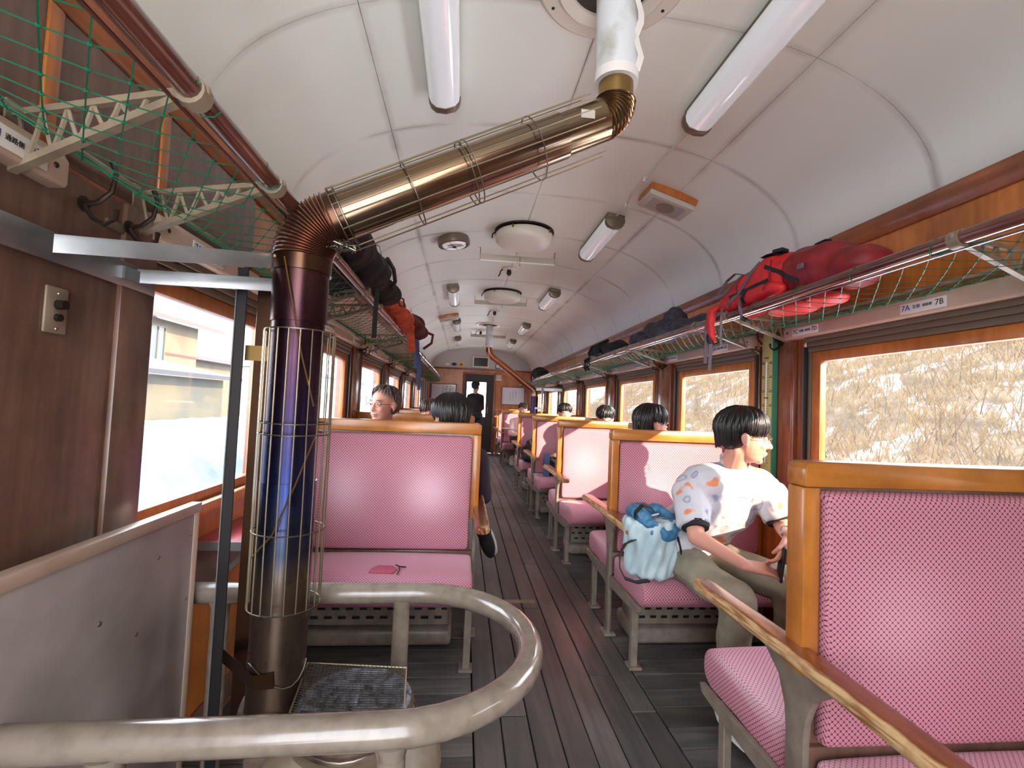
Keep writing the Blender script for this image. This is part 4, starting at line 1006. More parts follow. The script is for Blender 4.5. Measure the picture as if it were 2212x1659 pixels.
# ------------------------------------------------------------------ stove under its grill
SX, SY = -.232, 1.262
st = thing('stove', 'round pot-bellied iron stove with ash-grey lid inside the guard rail', 'stove', (SX, SY, 0))
MB().lathe([(.10, 0), (.15, 0), (.155, .02), (.12, .05), (.13, .07), (.165, .16), (.175, .24), (.165, .31), (.14, .345), (.132, .36)], (SX, SY, 0), 36).build('belly', M['rustbody'], st)
MB().lathe([(.132, .355), (.140, .365), (.138, .42), (.143, .43), (.143, .44), (.0, .44)], (SX, SY, 0), 36).build('fire_pot', M['rustbody'], st)
MB().lathe([(0, .44), (.134, .44), (.136, .452), (.128, .458), (.105, .456), (.10, .452), (.05, .452), (.046, .458), (0, .458)], (SX, SY, 0), 40).build('lid', M['ash'], st)
MB().box(-.012, .012, -.045, .045, 0, .010).build('lid_handle', M['ash'], st, local=True, bevel=.003).location = (.0, .0, .457)
mb = MB()
for i in range(16):
    a = 2*PI*i/16; mb.bar((SX+.17*math.cos(a), SY+.17*math.sin(a), .12), (SX+.178*math.cos(a), SY+.178*math.sin(a), .26), .012, .008)
mb.build('ribs', M['rustbody'], st)
MB().box(SX-.27, SX-.10, SY-.0, SY+.14, .24, .385).build('flue_box', M['rustbody'], st, bevel=.02)
MB().lathe([(.155, .385), (.205, .34), (.215, .30), (.205, .30), (.15, .375)], (SX+.005, SY-.01, 0), 32).build('heat_skirt', M['iron'], st)
MB().tube([(SX+.15*math.cos(a), SY+.15*math.sin(a), .405+.004*math.sin(5*a)) for a in np.linspace(0, 2*PI, 33)[:-1]], .0025, 5, closed=True).build('wire_hoop', M['wire'], st)
MB().box(SX+.12, SX+.19, SY-.17, SY-.08, .02, .30).build('fire_door', M['rustbody'], st, bevel=.008)
tray = tag(MB().box(-.62, .06, 1.0, 1.52, 0, .012).build('stove_plate', M['steelmid'], bevel=.004), 'flat metal hearth plate on the floor beneath the stove', 'plate')
gr = thing('wire_grill', 'square cooking grill of crossed wires lying on the stove lid', 'grill', (SX, SY, .465))
ca_ = [V((-.392, 1.392, .47)), V((-.120, 1.356, .474)), V((-.100, 1.125, .468)), V((-.362, 1.135, .466))]
MB().tube(ca_, .0028, 6, closed=True).build('rim', M['wirelight'], gr)
mb = MB(); n = 26
for i in range(1, n):
    t = i/n; a, b = ca_[0].lerp(ca_[1], t), ca_[3].lerp(ca_[2], t)
    mb.tube([a+V((0, 0, .001)), a.lerp(b, .5)+V((0, 0, -.002+.002*math.sin(i))), b+V((0, 0, .001))], .0011, 4, cap=False)
    a, b = ca_[0].lerp(ca_[3], t), ca_[1].lerp(ca_[2], t); mb.tube([a, a.lerp(b, .5)+V((0, 0, -.002)), b], .0011, 4, cap=False)
o = mb.build('mesh_wires', M['wire'], gr); o['kind'] = 'stuff'
# guard rail
gd = thing('guard_rail', 'beige painted tubular guard rail curving around the stove', 'rail', (-.12, 1.235, 0))
pts = [(-.845, 1.545, .60), (-.5, 1.545, .60), (-.25, 1.545, .60)]+[(-.12+.318*math.sin(a), 1.232+.318*math.cos(a), .60) for a in np.linspace(0, PI, 19)]+[(-.35, .908, .60), (-.84, .900, .60)]
MB().tube(pts, .0315, 20).build('top_tube', M['railpaint'], gd, smooth=60)
for (x, y) in ((-.161, 1.548), (-.100, .914), (-.575, .905), (-.70, 1.545)):
    MB().tube([(x, y, .0), (x, y, .59)], .026, 16).build('upright', M['railpaint'], gd)
    MB().lathe([(.036, .585), (.030, .570), (.026, .555)], (x, y, 0), 16).build('weld', M['railpaint'], gd)
# side panel left
pn = thing('partition_panel', 'grey-beige flat metal partition panel along the lower left', 'panel', (-.75, .9, 0))
MB().box(-.762, -.750, .0, 1.478, .08, .868).build('sheet', M['panelpaint'], pn, bevel=.001)
MB().box(-.775, -.744, -.0, 1.49, .856, .884).build('top_edge', M['beige'], pn, bevel=.003)
MB().box(-.770, -.7485, 1.462, 1.490, .08, .858).build('end_edge', M['beige'], pn, bevel=.003)
for (y, z) in ((1.45, .80), (1.45, .62), (1.31, .78), (1.12, .70), (1.245, .62), (.93, .47), (1.08, .38), (1.28, .36)):
    MB().lathe([(0, 0), (.006, 0), (.0045, .002), (0, .003)], (-.750, y, z), 10, Matrix.Rotation(PI/2, 3, 'Y')).build('screw', M['screw'], pn)
for (y, z) in ((.2, 0), (1.2, 0)): MB().box(-.77, -.755, y, y+.03, 0, .09).build('foot', M['steel'], pn)
# little window table
tb = thing('window_table', 'small pink-topped window table with grey metal edge behind the panel', 'table', (XL, 1.85, .70))
MB().box(XL, -.665, 1.66, 2.02, .700, .716).build('table_top', M['lino'], tb, bevel=.004); MB().box(XL, -.658, 1.652, 1.662, .692, .720).build('edge_band', M['alu'], tb); MB().box(-.666, -.656, 1.652, 2.03, .692, .720).build('edge_band', M['alu'], tb)
MB().bar((XL+.01, 1.8, .52), (-.70, 1.8, .695), .012, .018).build('strut', M['metalpaint'], tb)
MB().box(XL, XL+.022, 1.66, 2.05, .55, .70).build('bracket', M['track'], tb)
# switch plate
sw = thing('switch_plate', 'old metal switch plate with two knobs on the dark left panelling', 'switch', (XL+.012, 1.065, 1.36))
MB().box(XL+.012, XL+.018, 1.038, 1.092, 1.312, 1.408).build('plate', M['iron'], sw, bevel=.003)
MB().tube([(XL+.018, 1.066, 1.372), (XL+.034, 1.066, 1.372)], .010, 10).build('knob', M['hook'], sw); MB().tube([(XL+.018, 1.066, 1.345), (XL+.026, 1.066, 1.345)], .008, 10).build('knob', M['hook'], sw)
for z in (1.395, 1.322): MB().ell((XL+.018, 1.066, z), .003, n=8, m_=5).build('screw', M['screw'], sw)
# thermometer board on the right pillar
th = thing('thermometer', 'tall pale green wooden thermometer board on the right pillar', 'thermometer', (XR-.03, 2.46, .9))
po_ = [(2.405, .78), (2.497, .78), (2.50, 1.62), (2.492, 1.655), (2.452, 1.672), (2.412, 1.655), (2.405, 1.62)]
MB().prism(po_, 'X', XR-.020, XR-.044).build('board', pmat('pale_green_board', c3(184, 176, 112), .45), th, bevel=.003)
MB().box(XR-.046, XR-.019, 2.398, 2.405, .78, 1.63).build('edge_strip', pmat('teal_edge', c3(52, 128, 104), .4), th)
MB().tube([(XR-.048, 2.452, .95), (XR-.048, 2.452, 1.50)], .004, 8).build('glass_tube', M['white'], th)
for z in (1.52, 1.30, 1.10): MB().box(XR-.053, XR-.043, 2.438, 2.466, z, z+.008).build('clasp', M['brass'], th)
mb = MB()
for i in range(36):
    z = .95+.0155*i; mb.box(XR-.0455, XR-.044, 2.458, 2.470+(.006 if i % 5 == 0 else 0), z, z+.0018); mb.box(XR-.0455, XR-.044, 2.434-(.006 if i % 5 == 0 else 0), 2.446, z, z+.0018)
mb.build('scale_marks', M['ink'], th, smooth=0)
ex = V((0, -1, 0)); ez = V((0, 0, 1)); Bm = Matrix((ex, ez, ex.cross(ez))).transposed().to_4x4()
for i, t_ in enumerate(['40', '30', '20', '10', '0', '10', '20']):
    for dy in (.032, -.032):
        T = Bm.copy(); T.translation = V((XR-.0448, 2.452+dy, 1.495-.0775*i)); text_mb(t_, .022, T, .0003).build('numeral', M['ink'], th, smooth=0)

# ------------------------------------------------------------------ far stove
fs_ = thing('stove_pipe', 'copper far stove pipe slanting from the roof down to the right wall', 'pipe', (1.25, 8.25, .4))
MB().tube([(.40, 8.15, 2.56), (.40, 8.15, 2.2)], .062, 20).build('white_section', M['pipewhite'], fs_)
MB().lathe([(.05, 0), (.068, 0), (.068, .03), (.05, .03)], (.40, 8.15, 2.18), 20).build('white_ring', M['white'], fs_)
mb = MB(); mb.tube([(.40, 8.15, 2.19), (.402, 8.155, 2.13), (.425, 8.16, 2.07), (.47, 8.17, 2.02)], .056, 18); mb.build('elbow', M['copper'], fs_, smooth=60)
MB().tube([(.46, 8.17, 2.03), (1.18, 8.24, 1.51)], .056, 24).build('slanting_section', M['copper'], fs_)
mb = MB(); mb.tube([(1.17, 8.24, 1.52), (1.215, 8.245, 1.48), (1.235, 8.25, 1.43), (1.24, 8.25, 1.36)], .060, 18); mb.build('lower_elbow', M['elbow'], fs_, smooth=60)
MB().tube([(1.24, 8.25, 1.38), (1.24, 8.25, .38)], .068, 24).build('upright_section', M['pipelow'], fs_)
MB().bar((1.26, 8.20, 1.50), (XR, 8.10, 1.50), .006, .05).build('wall_bar', M['alu'], fs_); MB().bar((1.24, 8.19, 1.17), (1.36, 8.12, 1.17), .006, .03).build('stub_bar', M['alu'], fs_)
MB().bar((1.36, 8.12, .0), (1.36, 8.12, 1.52), .03, .03).build('post', M['steelmid'], fs_)
s2 = thing('stove', 'far round iron stove beneath the copper pipe', 'stove', (1.05, 8.25, 0))
MB().lathe([(.10, 0), (.15, 0), (.155, .02), (.12, .05), (.165, .16), (.175, .24), (.14, .345), (.14, .44), (0, .45)], (1.08, 8.25, 0), 28).build('belly', M['rustbody'], s2)
MB().lathe([(0, .45), (.13, .45), (.12, .462), (0, .462)], (1.08, 8.25, 0), 28).build('lid', M['ash'], s2)

# ------------------------------------------------------------------ people
def basis(fwd, up=(0, 0, 1)):
    f = V(fwd).normalized(); u = V(up); x = f.cross(u).normalized(); u = x.cross(f).normalized()
    return Matrix((x, f, u)).transposed()           # local x = person's right side ... y = forward, z = up
def head_mb(mb, c, B, s=1.0, full=True):
    T = lambda *p: V(c)+B@(V(p)*s)
    E = lambda p, r: mb.ell(T(*p), tuple(a*s for a in r), B, 20, 14)
    E((0, -.018, .028), (.076, .094, .084)); E((0, .022, -.030), (.062, .066, .082)); E((0, .030, -.078), (.048, .050, .032)); E((0, .066, -.098), (.020, .017, .014))
    E((0, .070, .024), (.046, .018, .012)); E((.033, .060, -.030), (.022, .020, .018)); E((-.033, .060, -.030), (.022, .020, .018))
    mb.cap(T(0, .084, .004), T(0, .103, -.030), .0075*s, .012*s); E((.011, .090, -.034), (.009, .010, .007)); E((-.011, .090, -.034), (.009, .010, .007))
    E((0, .083, -.060), (.024, .015, .0065)); E((0, .080, -.070), (.020, .014, .0065))
    for sg in (-1, 1):
        E((sg*.080, -.010, -.010), (.009, .017, .028)); E((sg*.086, -.017, -.004), (.006, .014, .022)); E((sg*.081, -.004, -.034), (.006, .009, .010))
def hair_mb(c, B, s, fr, sd, bk, nl=150, lock=.011, seed=1, part=0):
    rr = random.Random(seed); mb = MB(); T = lambda p: V(c)+B@(V(p)*s)
    def surf(az, th, off):  # azimuth 0 = front, th polar angle from the crown
        rx, ry, rz = .082+off, .100+off, .090+off
        return V((rx*math.sin(th)*math.sin(az), -.018+ry*math.sin(th)*math.cos(az), .028+rz*math.cos(th)))
    if lock > .008: mb.ell(T((0, -.024, .040)), (.083*s, .098*s, .084*s), B, 22, 14)
    else: mb.ell(T((0, -.042, .036)), (.081*s, .082*s, .080*s), B, 22, 14)
    mb.ell(T((0, -.050, .000)), (.078*s, .072*s, .072*s), B, 18, 12)
    def endth(az):
        a = abs((az+PI) % (2*PI)-PI)
        z = fr+(sd-fr)*min(1, a/1.35) if a < 1.35 else sd+(bk-sd)*min(1, (a-1.35)/.9)
        if .01 < sd < .6 or sd > -.01:
            if 1.15 < a < 1.95: z = max(z, .004)
        q = (z-.028)/.10; return math.acos(max(-.86, min(.95, q)))
    for i in range(nl):
        az = 2*PI*i/nl+rr.uniform(-.06, .06); te = endth(az)+rr.uniform(-.20, .07); t0 = rr.uniform(.0, .5)
        tw = rr.uniform(-.25, .25); off = rr.uniform(.004, .013); k = 8; pts = []; rs = []
        for j in range(k+1):
            u = j/k; th = t0+(te-t0)*u; p = surf(az+tw*u, min(th, 1.9), off*(.7+.5*math.sin(PI*u)-.55*u*u))
            if th > 1.9: p.z -= (th-1.9)*.09
            pts.append(T(p)); rs.append(s*lock*(.5+.55*math.sin(PI*(.12+.7*u)))*(1-.88*u**2.2))
        mb.tube(pts, rs, 6)
    return mb
def hand_mb(mb, w_, d, n, th, curl=.35, s=1.0, spread=.012):
    # w_: wrist, d: direction of the fingers, n: palm normal (the side they curl to), th: towards the thumb
    d = V(d).normalized(); n = V(n); n = (n-d*n.dot(d)).normalized(); t = V(th); t = (t-d*t.dot(d)-n*t.dot(n)).normalized()
    w_ = V(w_)
    P = lambda a, b, c: w_+(d*a+t*b+n*c)*s
    offs = (.027, .009, -.009, -.026); Ls = (.070, .078, .073, .058)
    for o, l in zip(offs, Ls):
        mb.cap(P(.0, o*.6, 0), P(.078, o, 0), .0155*s, .0115*s)
        p = P(.080, o, 0); a = curl*.7; r = .0088*s
        for q, fr in enumerate((.45, .31, .24)):
            dr = (d*math.cos(a)+n*math.sin(a)+t*o*spread*20*(1 if q == 0 else .4)).normalized(); e = p+dr*l*fr*s
            mb.cap(p, e, r, r*.90); p = e; a += curl; r *= .88
    mb.cap(P(.018, .018, .004), P(.048, .042, .014), .015*s, .012*s); p = P(.048, .042, .014); e = P(.075, .055, .024); mb.cap(p, e, .0105*s, .0095*s); mb.cap(e, P(.098, .052, .036), .0092*s, .0078*s)
def figure(name, label, J, top, bottom, hairm, hair, vox=.012, seed=1, hs=1.0, hands=None, face=True, sleeve=1.0, skin='skin', shoes=None, disp=.006, cuff=None, legs=True, group=None, sleeve_end=None):
    base = V((J['pelvis'][0], J['pelvis'][1], 0)); t = thing(name, label, 'person', base, group)
    g = {k: V(v) for k, v in J.items() if k not in ('face', 'up')}
    B = basis(J['face'], J.get('up', (0, 0, 1)))
    mb = MB(); head_mb(mb, g['head'], B, hs)
    nk = g['head']+B@V((0, -.022, -.07)); mb.cap(nk, g['neck'], .050, .056)
    ch, pe = g['chest'], g['pelvis']
    bulk = .022 if top == 'shirt' else 0
    def torso(mb, e):
        if e: e += bulk
        sr, sl = g['shR'], g['shL']; ax = (sr-sl).normalized(); upv = (g['neck']-ch).normalized(); fw = ax.cross(upv).normalized(); Bt = Matrix((ax, fw, fw.cross(ax)*-1)).transposed()
        Bt = Matrix((ax, upv.cross(ax).normalized(), upv)).transposed()
        mb.ell(ch, (.150+e, .098+e, .165+e), Bt, 22, 14); mb.cap(sr.lerp(sl, .12), sl.lerp(sr, .12), .052+e, .052+e)
        mid = ch.lerp(pe, .55); mb.ell(mid, (.138+e, .098+e, .13+e), Bt, 20, 12); mb.cap(g['neck'].lerp(ch, .1), ch, .06+e*.3, .10+e)
        for s_ in (sr, sl): mb.cap(g['neck']-V((0, 0, .012)), s_.lerp(g['neck'], .25), .048+e*.5, .052+e*.6)
    torso(mb, 0); mb.ell(pe, (.155, .12, .11), None, 20, 12)
    for s_ in 'RL':
        mb.cap(g['sh'+s_], g['el'+s_], .046, .037); mb.cap(g['el'+s_], g['wr'+s_], .036, .024)
        hd = (hands or {}).get(s_)
        if hd: hand_mb(mb, g['wr'+s_], *hd)
        else:
            d = (g['wr'+s_]-g['el'+s_]).normalized(); hand_mb(mb, g['wr'+s_], d, (0, 0, -1) if abs(d.z) < .8 else (0, -1, 0), ((g['neck']-g['wr'+s_]).cross(V((0, 0, 1))) if 0 else (g['sh'+('L' if s_ == 'R' else 'R')]-g['sh'+s_])), .3)
        if legs: mb.cap(g['hip'+s_], g['kn'+s_], .078, .054); mb.cap(g['kn'+s_], g['an'+s_], .052, .036); mb.cap(g['an'+s_], g['to'+s_], .036, .03)
    me = remesh(mb, vox, 2 if vox > .006 else 3); rlink('body', me, M[skin], t)
    # top
    mb = MB(); torso(mb, .016)
    for s_ in 'RL':
        a, b, c = g['sh'+s_], g['el'+s_], g['wr'+s_]
        if sleeve >= 1.5: mb.cap(a, b, .062, .052); mb.tube([b-(c-b)*.02, b, b.lerp(c, (sleeve-1))], [.050, .052, .036], 14)
        else: mb.tube([a, a.lerp(b, .5), a.lerp(b, sleeve)], [.066+bulk*.4, .068+bulk*.5, .062+bulk*.3], 16); mb.ell(a, .066)
    hem = g['pelvis']; mb.ell(hem+V((0, 0, .02)), (.172, .138, .105))
    if name == 'person' and top == 'shirt': mb.ell(hem+V((-.02, -.06, .0)), (.155, .12, .075)); mb.ell(hem+V((.06, -.10, .03)), (.12, .11, .07)); mb.ell(hem+V((-.07, -.07, .03)), (.11, .14, .09))
    me = remesh(mb, max(.007, vox), 3, disp, 9); rlink('shirt' if top in ('shirt', 'cloth_grey') else 'jacket', me, M[top], t)
    if cuff:
        for s_ in 'RL':
            a, b = g['sh'+s_], g['el'+s_]; MB().tube([a.lerp(b, sleeve-.05), a.lerp(b, sleeve+.05)], [.064, .057], 18).build('sleeve_cuff', M[cuff], t)
    if legs:
        mb = MB(); mb.ell(pe-V((0, 0, .015)), (.170, .138, .10))
        for s_ in 'RL': mb.cap(g['hip'+s_], g['kn'+s_], .092, .070); e = g['an'+s_].lerp(g['kn'+s_], .06); mb.tube([g['kn'+s_], g['kn'+s_].lerp(e, .4), e], [.068, .062, .054], 16)
        me = remesh(mb, max(.008, vox), 3, disp*.9, 7); rlink('trousers', me, M[bottom], t)
        for s_ in 'RL':
            a, b = g['an'+s_], g['to'+s_]; f = (b-a); f.z = 0; f.normalize(); sd = f.cross(V((0, 0, 1))); Bs = Matrix((sd, f, V((0, 0, 1)))).transposed()
            mid = a.lerp(b, .45); zz = min(a.z, b.z)
            mb = MB(); mb.ell(V((mid.x, mid.y, b.z+.012)), (.046, .135, .042), Bs); mb.ell(V((a.x, a.y, a.z-.01)), (.044, .05, .05), Bs)
            rlink('shoe', remesh(mb, .009, 2), M[shoes or 'cloth_black'], t)
            mb = MB(); mb.ell(V((mid.x, mid.y, b.z-.020)), (.050, .142, .016), Bs); mb.build('sole', M['white'], t)
    # hair
    o = hair_mb(g['head'], B, hs, *hair, seed=seed).build('hair', M[hairm], t, smooth=80)
    if face:
        T = lambda *p: g['head']+B@(V(p)*hs)
        for sg in (-1, 1):
            e = MB(); e.ell(T(sg*.031, .072, .002), (.0125*hs, .0125*hs, .0075*hs), B, 12, 8); eo = e.build('eye', M['eye'], t)
            MB().ell(T(sg*.031, .0835, .002), (.0055*hs, .003*hs, .0055*hs), B, 10, 6).build('iris', M['ink'], eo)
            MB().tube([T(sg*.016, .084, .024), T(sg*.032, .086, .029), T(sg*.047, .074, .023)], .0028*hs, 5).build('eyebrow', M[hairm], t)
        MB().ell(T(0, .0935, -.0595), (.020*hs, .004*hs, .0035*hs), B, 10, 6).build('lips', M['lip'], t); 
    return t, g, B
def glasses(t, hc, B, s, mt):
    T = lambda *p: V(hc)+B@(V(p)*s)
    gl = MB()
    for sg in (-1, 1):
        gl.tube([T(sg*.033+.024*math.cos(a), .098-.006*abs(math.cos(a)), -.001+.0135*math.sin(a)) for a in np.linspace(0, 2*PI, 21)[:-1]], .0012*s, 5, closed=True)
        gl.tube([T(sg*.056, .094, .004), T(sg*.074, .06, .004), T(sg*.080, .0, .002), T(sg*.080, -.022, -.012)], .0014*s, 5)
    gl.tube([T(-.010, .100, .003), T(0, .103, .005), T(.010, .100, .003)], .0012*s, 5)
    gl.build('glasses', M[mt], t)
def seated(x, y, ang, head, face, lean=0.0, zs=.44):
    c, s = math.cos(ang), math.sin(ang)
    P = lambda a, b, z: (x+a*c-b*s, y+a*s+b*c, z)
    j = dict(pelvis=P(0, 0, zs+.10), chest=P(0, .02+lean*.5, zs+.35), neck=P(0, .03+lean*.9, zs+.50), head=head, face=face)
    for k, sg in (('R', 1), ('L', -1)):
        j['sh'+k] = P(sg*.17, .01+lean*.8, zs+.44); j['el'+k] = P(sg*.21, .08+lean, zs+.21); j['wr'+k] = P(sg*.09, .30+lean, zs+.19)
        j['hip'+k] = P(sg*.09, .03, zs+.085); j['kn'+k] = P(sg*.11, .40, zs+.07); j['an'+k] = P(sg*.11, .38, .085); j['to'+k] = P(sg*.12, .52, .045)
    return j
# the man with the bag
J = dict(pelvis=(1.10, 2.30, .545), chest=(1.205, 2.155, .775), neck=(1.238, 2.075, .950), head=(1.262, 2.015, 1.110), face=(.90, -.36, -.10),
         shR=(1.060, 2.120, .868), shL=(1.400, 2.060, .868), elR=(1.030, 1.985, .670), elL=(1.415, 1.955, .720), wrR=(1.140, 1.800, .612), wrL=(1.300, 1.775, .735),
         hipR=(1.04, 2.23, .520), knR=(1.105, 1.790, .480), anR=(1.080, 1.80, .09), toR=(1.07, 1.66, .045),
         hipL=(1.20, 2.24, .520), knL=(1.36, 1.83, .520), anL=(1.34, 1.84, .09), toL=(1.35, 1.70, .045))
man, g, B = figure('person', 'young man in white printed shirt and khaki trousers looking out of the right window', J, 'shirt', 'khaki', 'hair',
                   (.010, .004, -.066, 210), vox=.0045, seed=5, hs=1.02, sleeve=.80, cuff='cloth_black', disp=.013,
                   hands=dict(R=((.92, -.42, -.06), (.15, .35, -1), (0, .5, 1), .32, .95, .010), L=((-.32, -.10, -.62), (-1, .35, -.25), (-.2, -.9, .1), .42, .95, .010)))
glasses(man, J['head'], B, 1.02, 'steelmid')
# collar and open placket
mb = MB(); nk = V(J['neck'])
ring = [nk+V((.062*math.cos(a)+.01, .060*math.sin(a)-.008, .022+.026*math.sin(a))) for a in np.linspace(-.95, PI+.95, 17)]
mb.ribbon([p+V((0, 0, .004)) for p in ring], .048, .004, (0, 0, 1)); mb.build('collar', M['shirt'], man)
MB().tube([V(J['wrL'])+V((.024*math.cos(a), .010*math.sin(a)+.006, .024*math.sin(a)+.012)) for a in np.linspace(0, 2*PI, 17)[:-1]], .0035, 6, closed=True).build('wrist_watch', M['steelmid'], man)
ph = tag(MB().obox((1.250, 1.742, .640), (.009, .062, .135), Matrix.Rotation(.10, 3, 'Y')@Matrix.Rotation(-.35, 3, 'Z')@Matrix.Rotation(.1, 3, 'X')).build('phone', M['black'], bevel=.004), 'dark mobile phone held between the young man\'s hands', 'phone')

def simple(name, label, x, y, ang, head, face, top, hairm, hair, bottom='cloth_black', **k):
    return figure(name, label, seated(x, y, ang, head, face, k.pop('lean', 0)), top, bottom, hairm, hair, vox=k.pop('vox', .012), sleeve=1.92, **k)
pl, _, pB = simple('person', 'balding older man in glasses by the left window beyond the first bench', -.545, 3.66, PI, (-.555, 3.42, 1.170), (-.55, -.84, -.02), 'cloth_grey', 'hairgrey', (.10, .03, -.05, 110, .006), seed=3, hs=1.10, lean=.10, vox=.009)
glasses(pl, (-.555, 3.42, 1.170), pB, 1.10, 'maroon')
simple('person', 'dark-haired person in plum jacket sitting behind the left bench, back to the camera', -.06, 2.83, 0, (-.075, 2.72, 1.118), (-.62, .76, -.10), 'cloth_plum', 'hair', (.03, -.03, -.08, 160), seed=9, hs=1.08, vox=.009, shoes='cloth_black')
simple('person', 'person with brown fringe on the far left, beyond the dark-haired person', -.30, 5.1, PI, (-.345, 4.92, 1.105), (.1, -1, -.25), 'cloth_grey', 'hairbrown', (.01, -.03, -.07, 80), seed=4)
simple('person', 'dark-haired person in pale pink behind the young man, head turned to the right window', 1.235, 2.96, .0, (1.245, 3.02, 1.115), (.93, .1, -.15), 'cloth_pink', 'hair', (.035, .0, -.06, 110), seed=6, hs=1.05, bottom='cloth_pink', vox=.009)
simple('person', 'dark-haired head bowed by the right window above the third bench', 1.42, 5.10, PI, (1.490, 4.86, 1.105), (-.1, -1, -.45), 'cloth_grey', 'hair', (.05, .0, -.06, 80), seed=8, hs=1.05)
simple('person', 'short-haired passenger in front of the far right windows, forehead in sun', 1.36, 6.56, PI, (1.385, 6.36, 1.125), (-.05, -1, -.2), 'cloth_plum', 'hair', (.055, .01, -.06, 80), seed=10, hs=1.05)
simple('person', 'farthest seated passenger, on the sunlit right bench beyond the far stove', 1.17, 9.45, PI, (1.17, 9.28, 1.130), (-.35, -1, -.1), 'cloth_pink', 'hairbrown', (.05, .0, -.05, 60), seed=12)
# crossed leg with trainer showing past the left bench
sh = thing('trainer', 'black trainer with white sole poking out past the left bench by the aisle', 'shoe', (.185, 3.02, .25))
mb = MB(); Bs = basis((.25, .30, -.75)); mb.ell((.190, 3.0, .345), (.046, .125, .046), Bs); mb.ell((.165, 2.97, .42), (.046, .05, .05), Bs); rlink('upper', remesh(mb, .008, 2), M['cloth_black'], sh)
mb = MB(); mb.ell(V((.190, 3.0, .345))+Bs@V((0, 0, -.030 if (Bs@V((0, 0, 1))).x < 0 else .030)), (.048, .132, .014), Bs); mb.build('sole', M['white'], sh)
mb = MB(); mb.bar(V((.165, 2.96, .35)), V((.19, 2.955, .37)), .006, .03); mb.build('stripe', M['lino'], sh)
# standing man in the doorway
j = dict(pelvis=(.30, 11.0, .92), chest=(.285, 11.0, 1.24), neck=(.28, 11.0, 1.42), head=(.285, 11.02, 1.60), face=(.55, .85, -.1),
         shR=(.42, 10.99, 1.36), shL=(.14, 11.0, 1.36), elR=(.45, 11.05, 1.10), elL=(.10, 11.05, 1.10), wrR=(.36, 11.2, 1.05), wrL=(.22, 11.2, 1.03))
for k, sg in (('R', 1), ('L', -1)): j['hip'+k] = (.30+sg*.09, 11.0, .88); j['kn'+k] = (.30+sg*.09, 11.0, .48); j['an'+k] = (.30+sg*.09, 10.98, .09); j['to'+k] = (.30+sg*.10, 11.14, .045)
figure('person', 'man in black standing silhouetted against the bright end door', j, 'cloth_black', 'cloth_black', 'hair', (.05, .02, -.05, 70), vox=.012, seed=13, sleeve=1.92)

# ------------------------------------------------------------------ bags and clothes
bg_ = thing('tote_bag', 'pale blue drawstring bag with gathered blue top on the bench beside the young man', 'bag', (.875, 2.13, .44))
mb = MB(); mb.lathe([(0, .0), (.085, .0), (.112, .018), (.118, .08), (.122, .16), (.128, .235), (.120, .262), (.0, .262)], (.895, 2.155, .448), 36, None, 1.0, .86)
def foldf(p):
    a = math.atan2(p.y-2.155, p.x-.895); return .004*math.sin(a*7+p.z*22)+.0035*math.sin(a*13-p.z*40)
rlink('body', remesh(mb, .006, 2, .006, 12, foldf), M['baglight'], bg_)
mb = MB(); c_ = V((.90, 2.15, .70))
mb.tube([c_+V((.086*math.cos(a), .076*math.sin(a), .006+.014*math.sin(a*2+.5)-.022*math.cos(a)+.03*math.sin(a))) for a in np.linspace(0, 2*PI, 25)[:-1]], .034, 12, closed=True)
mb.ell(c_+V((.05, -.03, -.015)), (.075, .06, .030)); mb.ell(c_+V((-.07, 0, .03)), (.045, .05, .035))
rlink('gathered_top', remesh(mb, .006, 1, .014, 22), M['bagblue'], bg_)
MB().ell(c_+V((.012, .0, -.004)), (.055, .045, .018)).build('contents', M['black'], bg_); MB().tube([c_+V((-.02, -.01, .02)), c_+V((.03, .005, .028))], .005, 7).build('pen', M['white'], bg_)
mb = MB(); mb.ribbon([(.795, 2.10, .72), (.79, 2.08, .75), (.82, 2.07, .785), (.86, 2.09, .775), (.89, 2.12, .75)], .022, .004, (0, 1, .3)); mb.build('buckle_strap', M['black'], bg_)
mb = MB(); mb.ribbon([(.800, 2.10, .625), (.745, 2.07, .612), (.715, 2.05, .575), (.712, 2.04, .52), (.735, 2.035, .475), (.79, 2.04, .456), (.85, 2.05, .460)], .028, .005, (.3, 1, 0)); mb.build('shoulder_strap', M['black'], bg_)
mb = MB(); mb.ribbon([(1.00, 2.10, .64), (1.012, 2.09, .58), (1.005, 2.085, .52), (.99, 2.09, .47)], .022, .004, (0, 1, 0)); mb.build('side_strap', M['black'], bg_)

def pack(vox, disp, parts, mat, t, name): 
    mb = MB()
    for c, r, *rot in parts: mb.ell(c, r, rot[0] if rot else None, 24, 16)
    return rlink(name, remesh(mb, vox, 2, disp, 9), M[mat], t)
# big red rucksack
rd = thing('rucksack', 'big red rucksack with grey straps lying on the right luggage rack', 'bag', (1.42, 2.0, 1.72))
from mathutils.bvhtree import BVHTree
def bvh(o):
    off = wloc(o); return BVHTree.FromPolygons([v.co+off for v in o.data.vertices], [tuple(p.vertices) for p in o.data.polygons])
rb1 = pack(.009, .016, [((1.42, 2.16, 1.810), (.125, .20, .105)), ((1.43, 2.02, 1.835), (.125, .18, .118)), ((1.41, 2.26, 1.78), (.12, .14, .075))], 'red', rd, 'body')
rb2 = pack(.009, .014, [((1.45, 1.82, 1.820), (.125, .17, .112)), ((1.47, 1.68, 1.790), (.11, .15, .080))], 'darkred', rd, 'lid')
rb3 = pack(.008, .010, [((1.335, 2.19, 1.755), (.055, .20, .040)), ((1.335, 2.02, 1.760), (.05, .15, .040)), ((1.345, 2.31, 1.760), (.05, .10, .034))], 'red', rd, 'hip_belt')
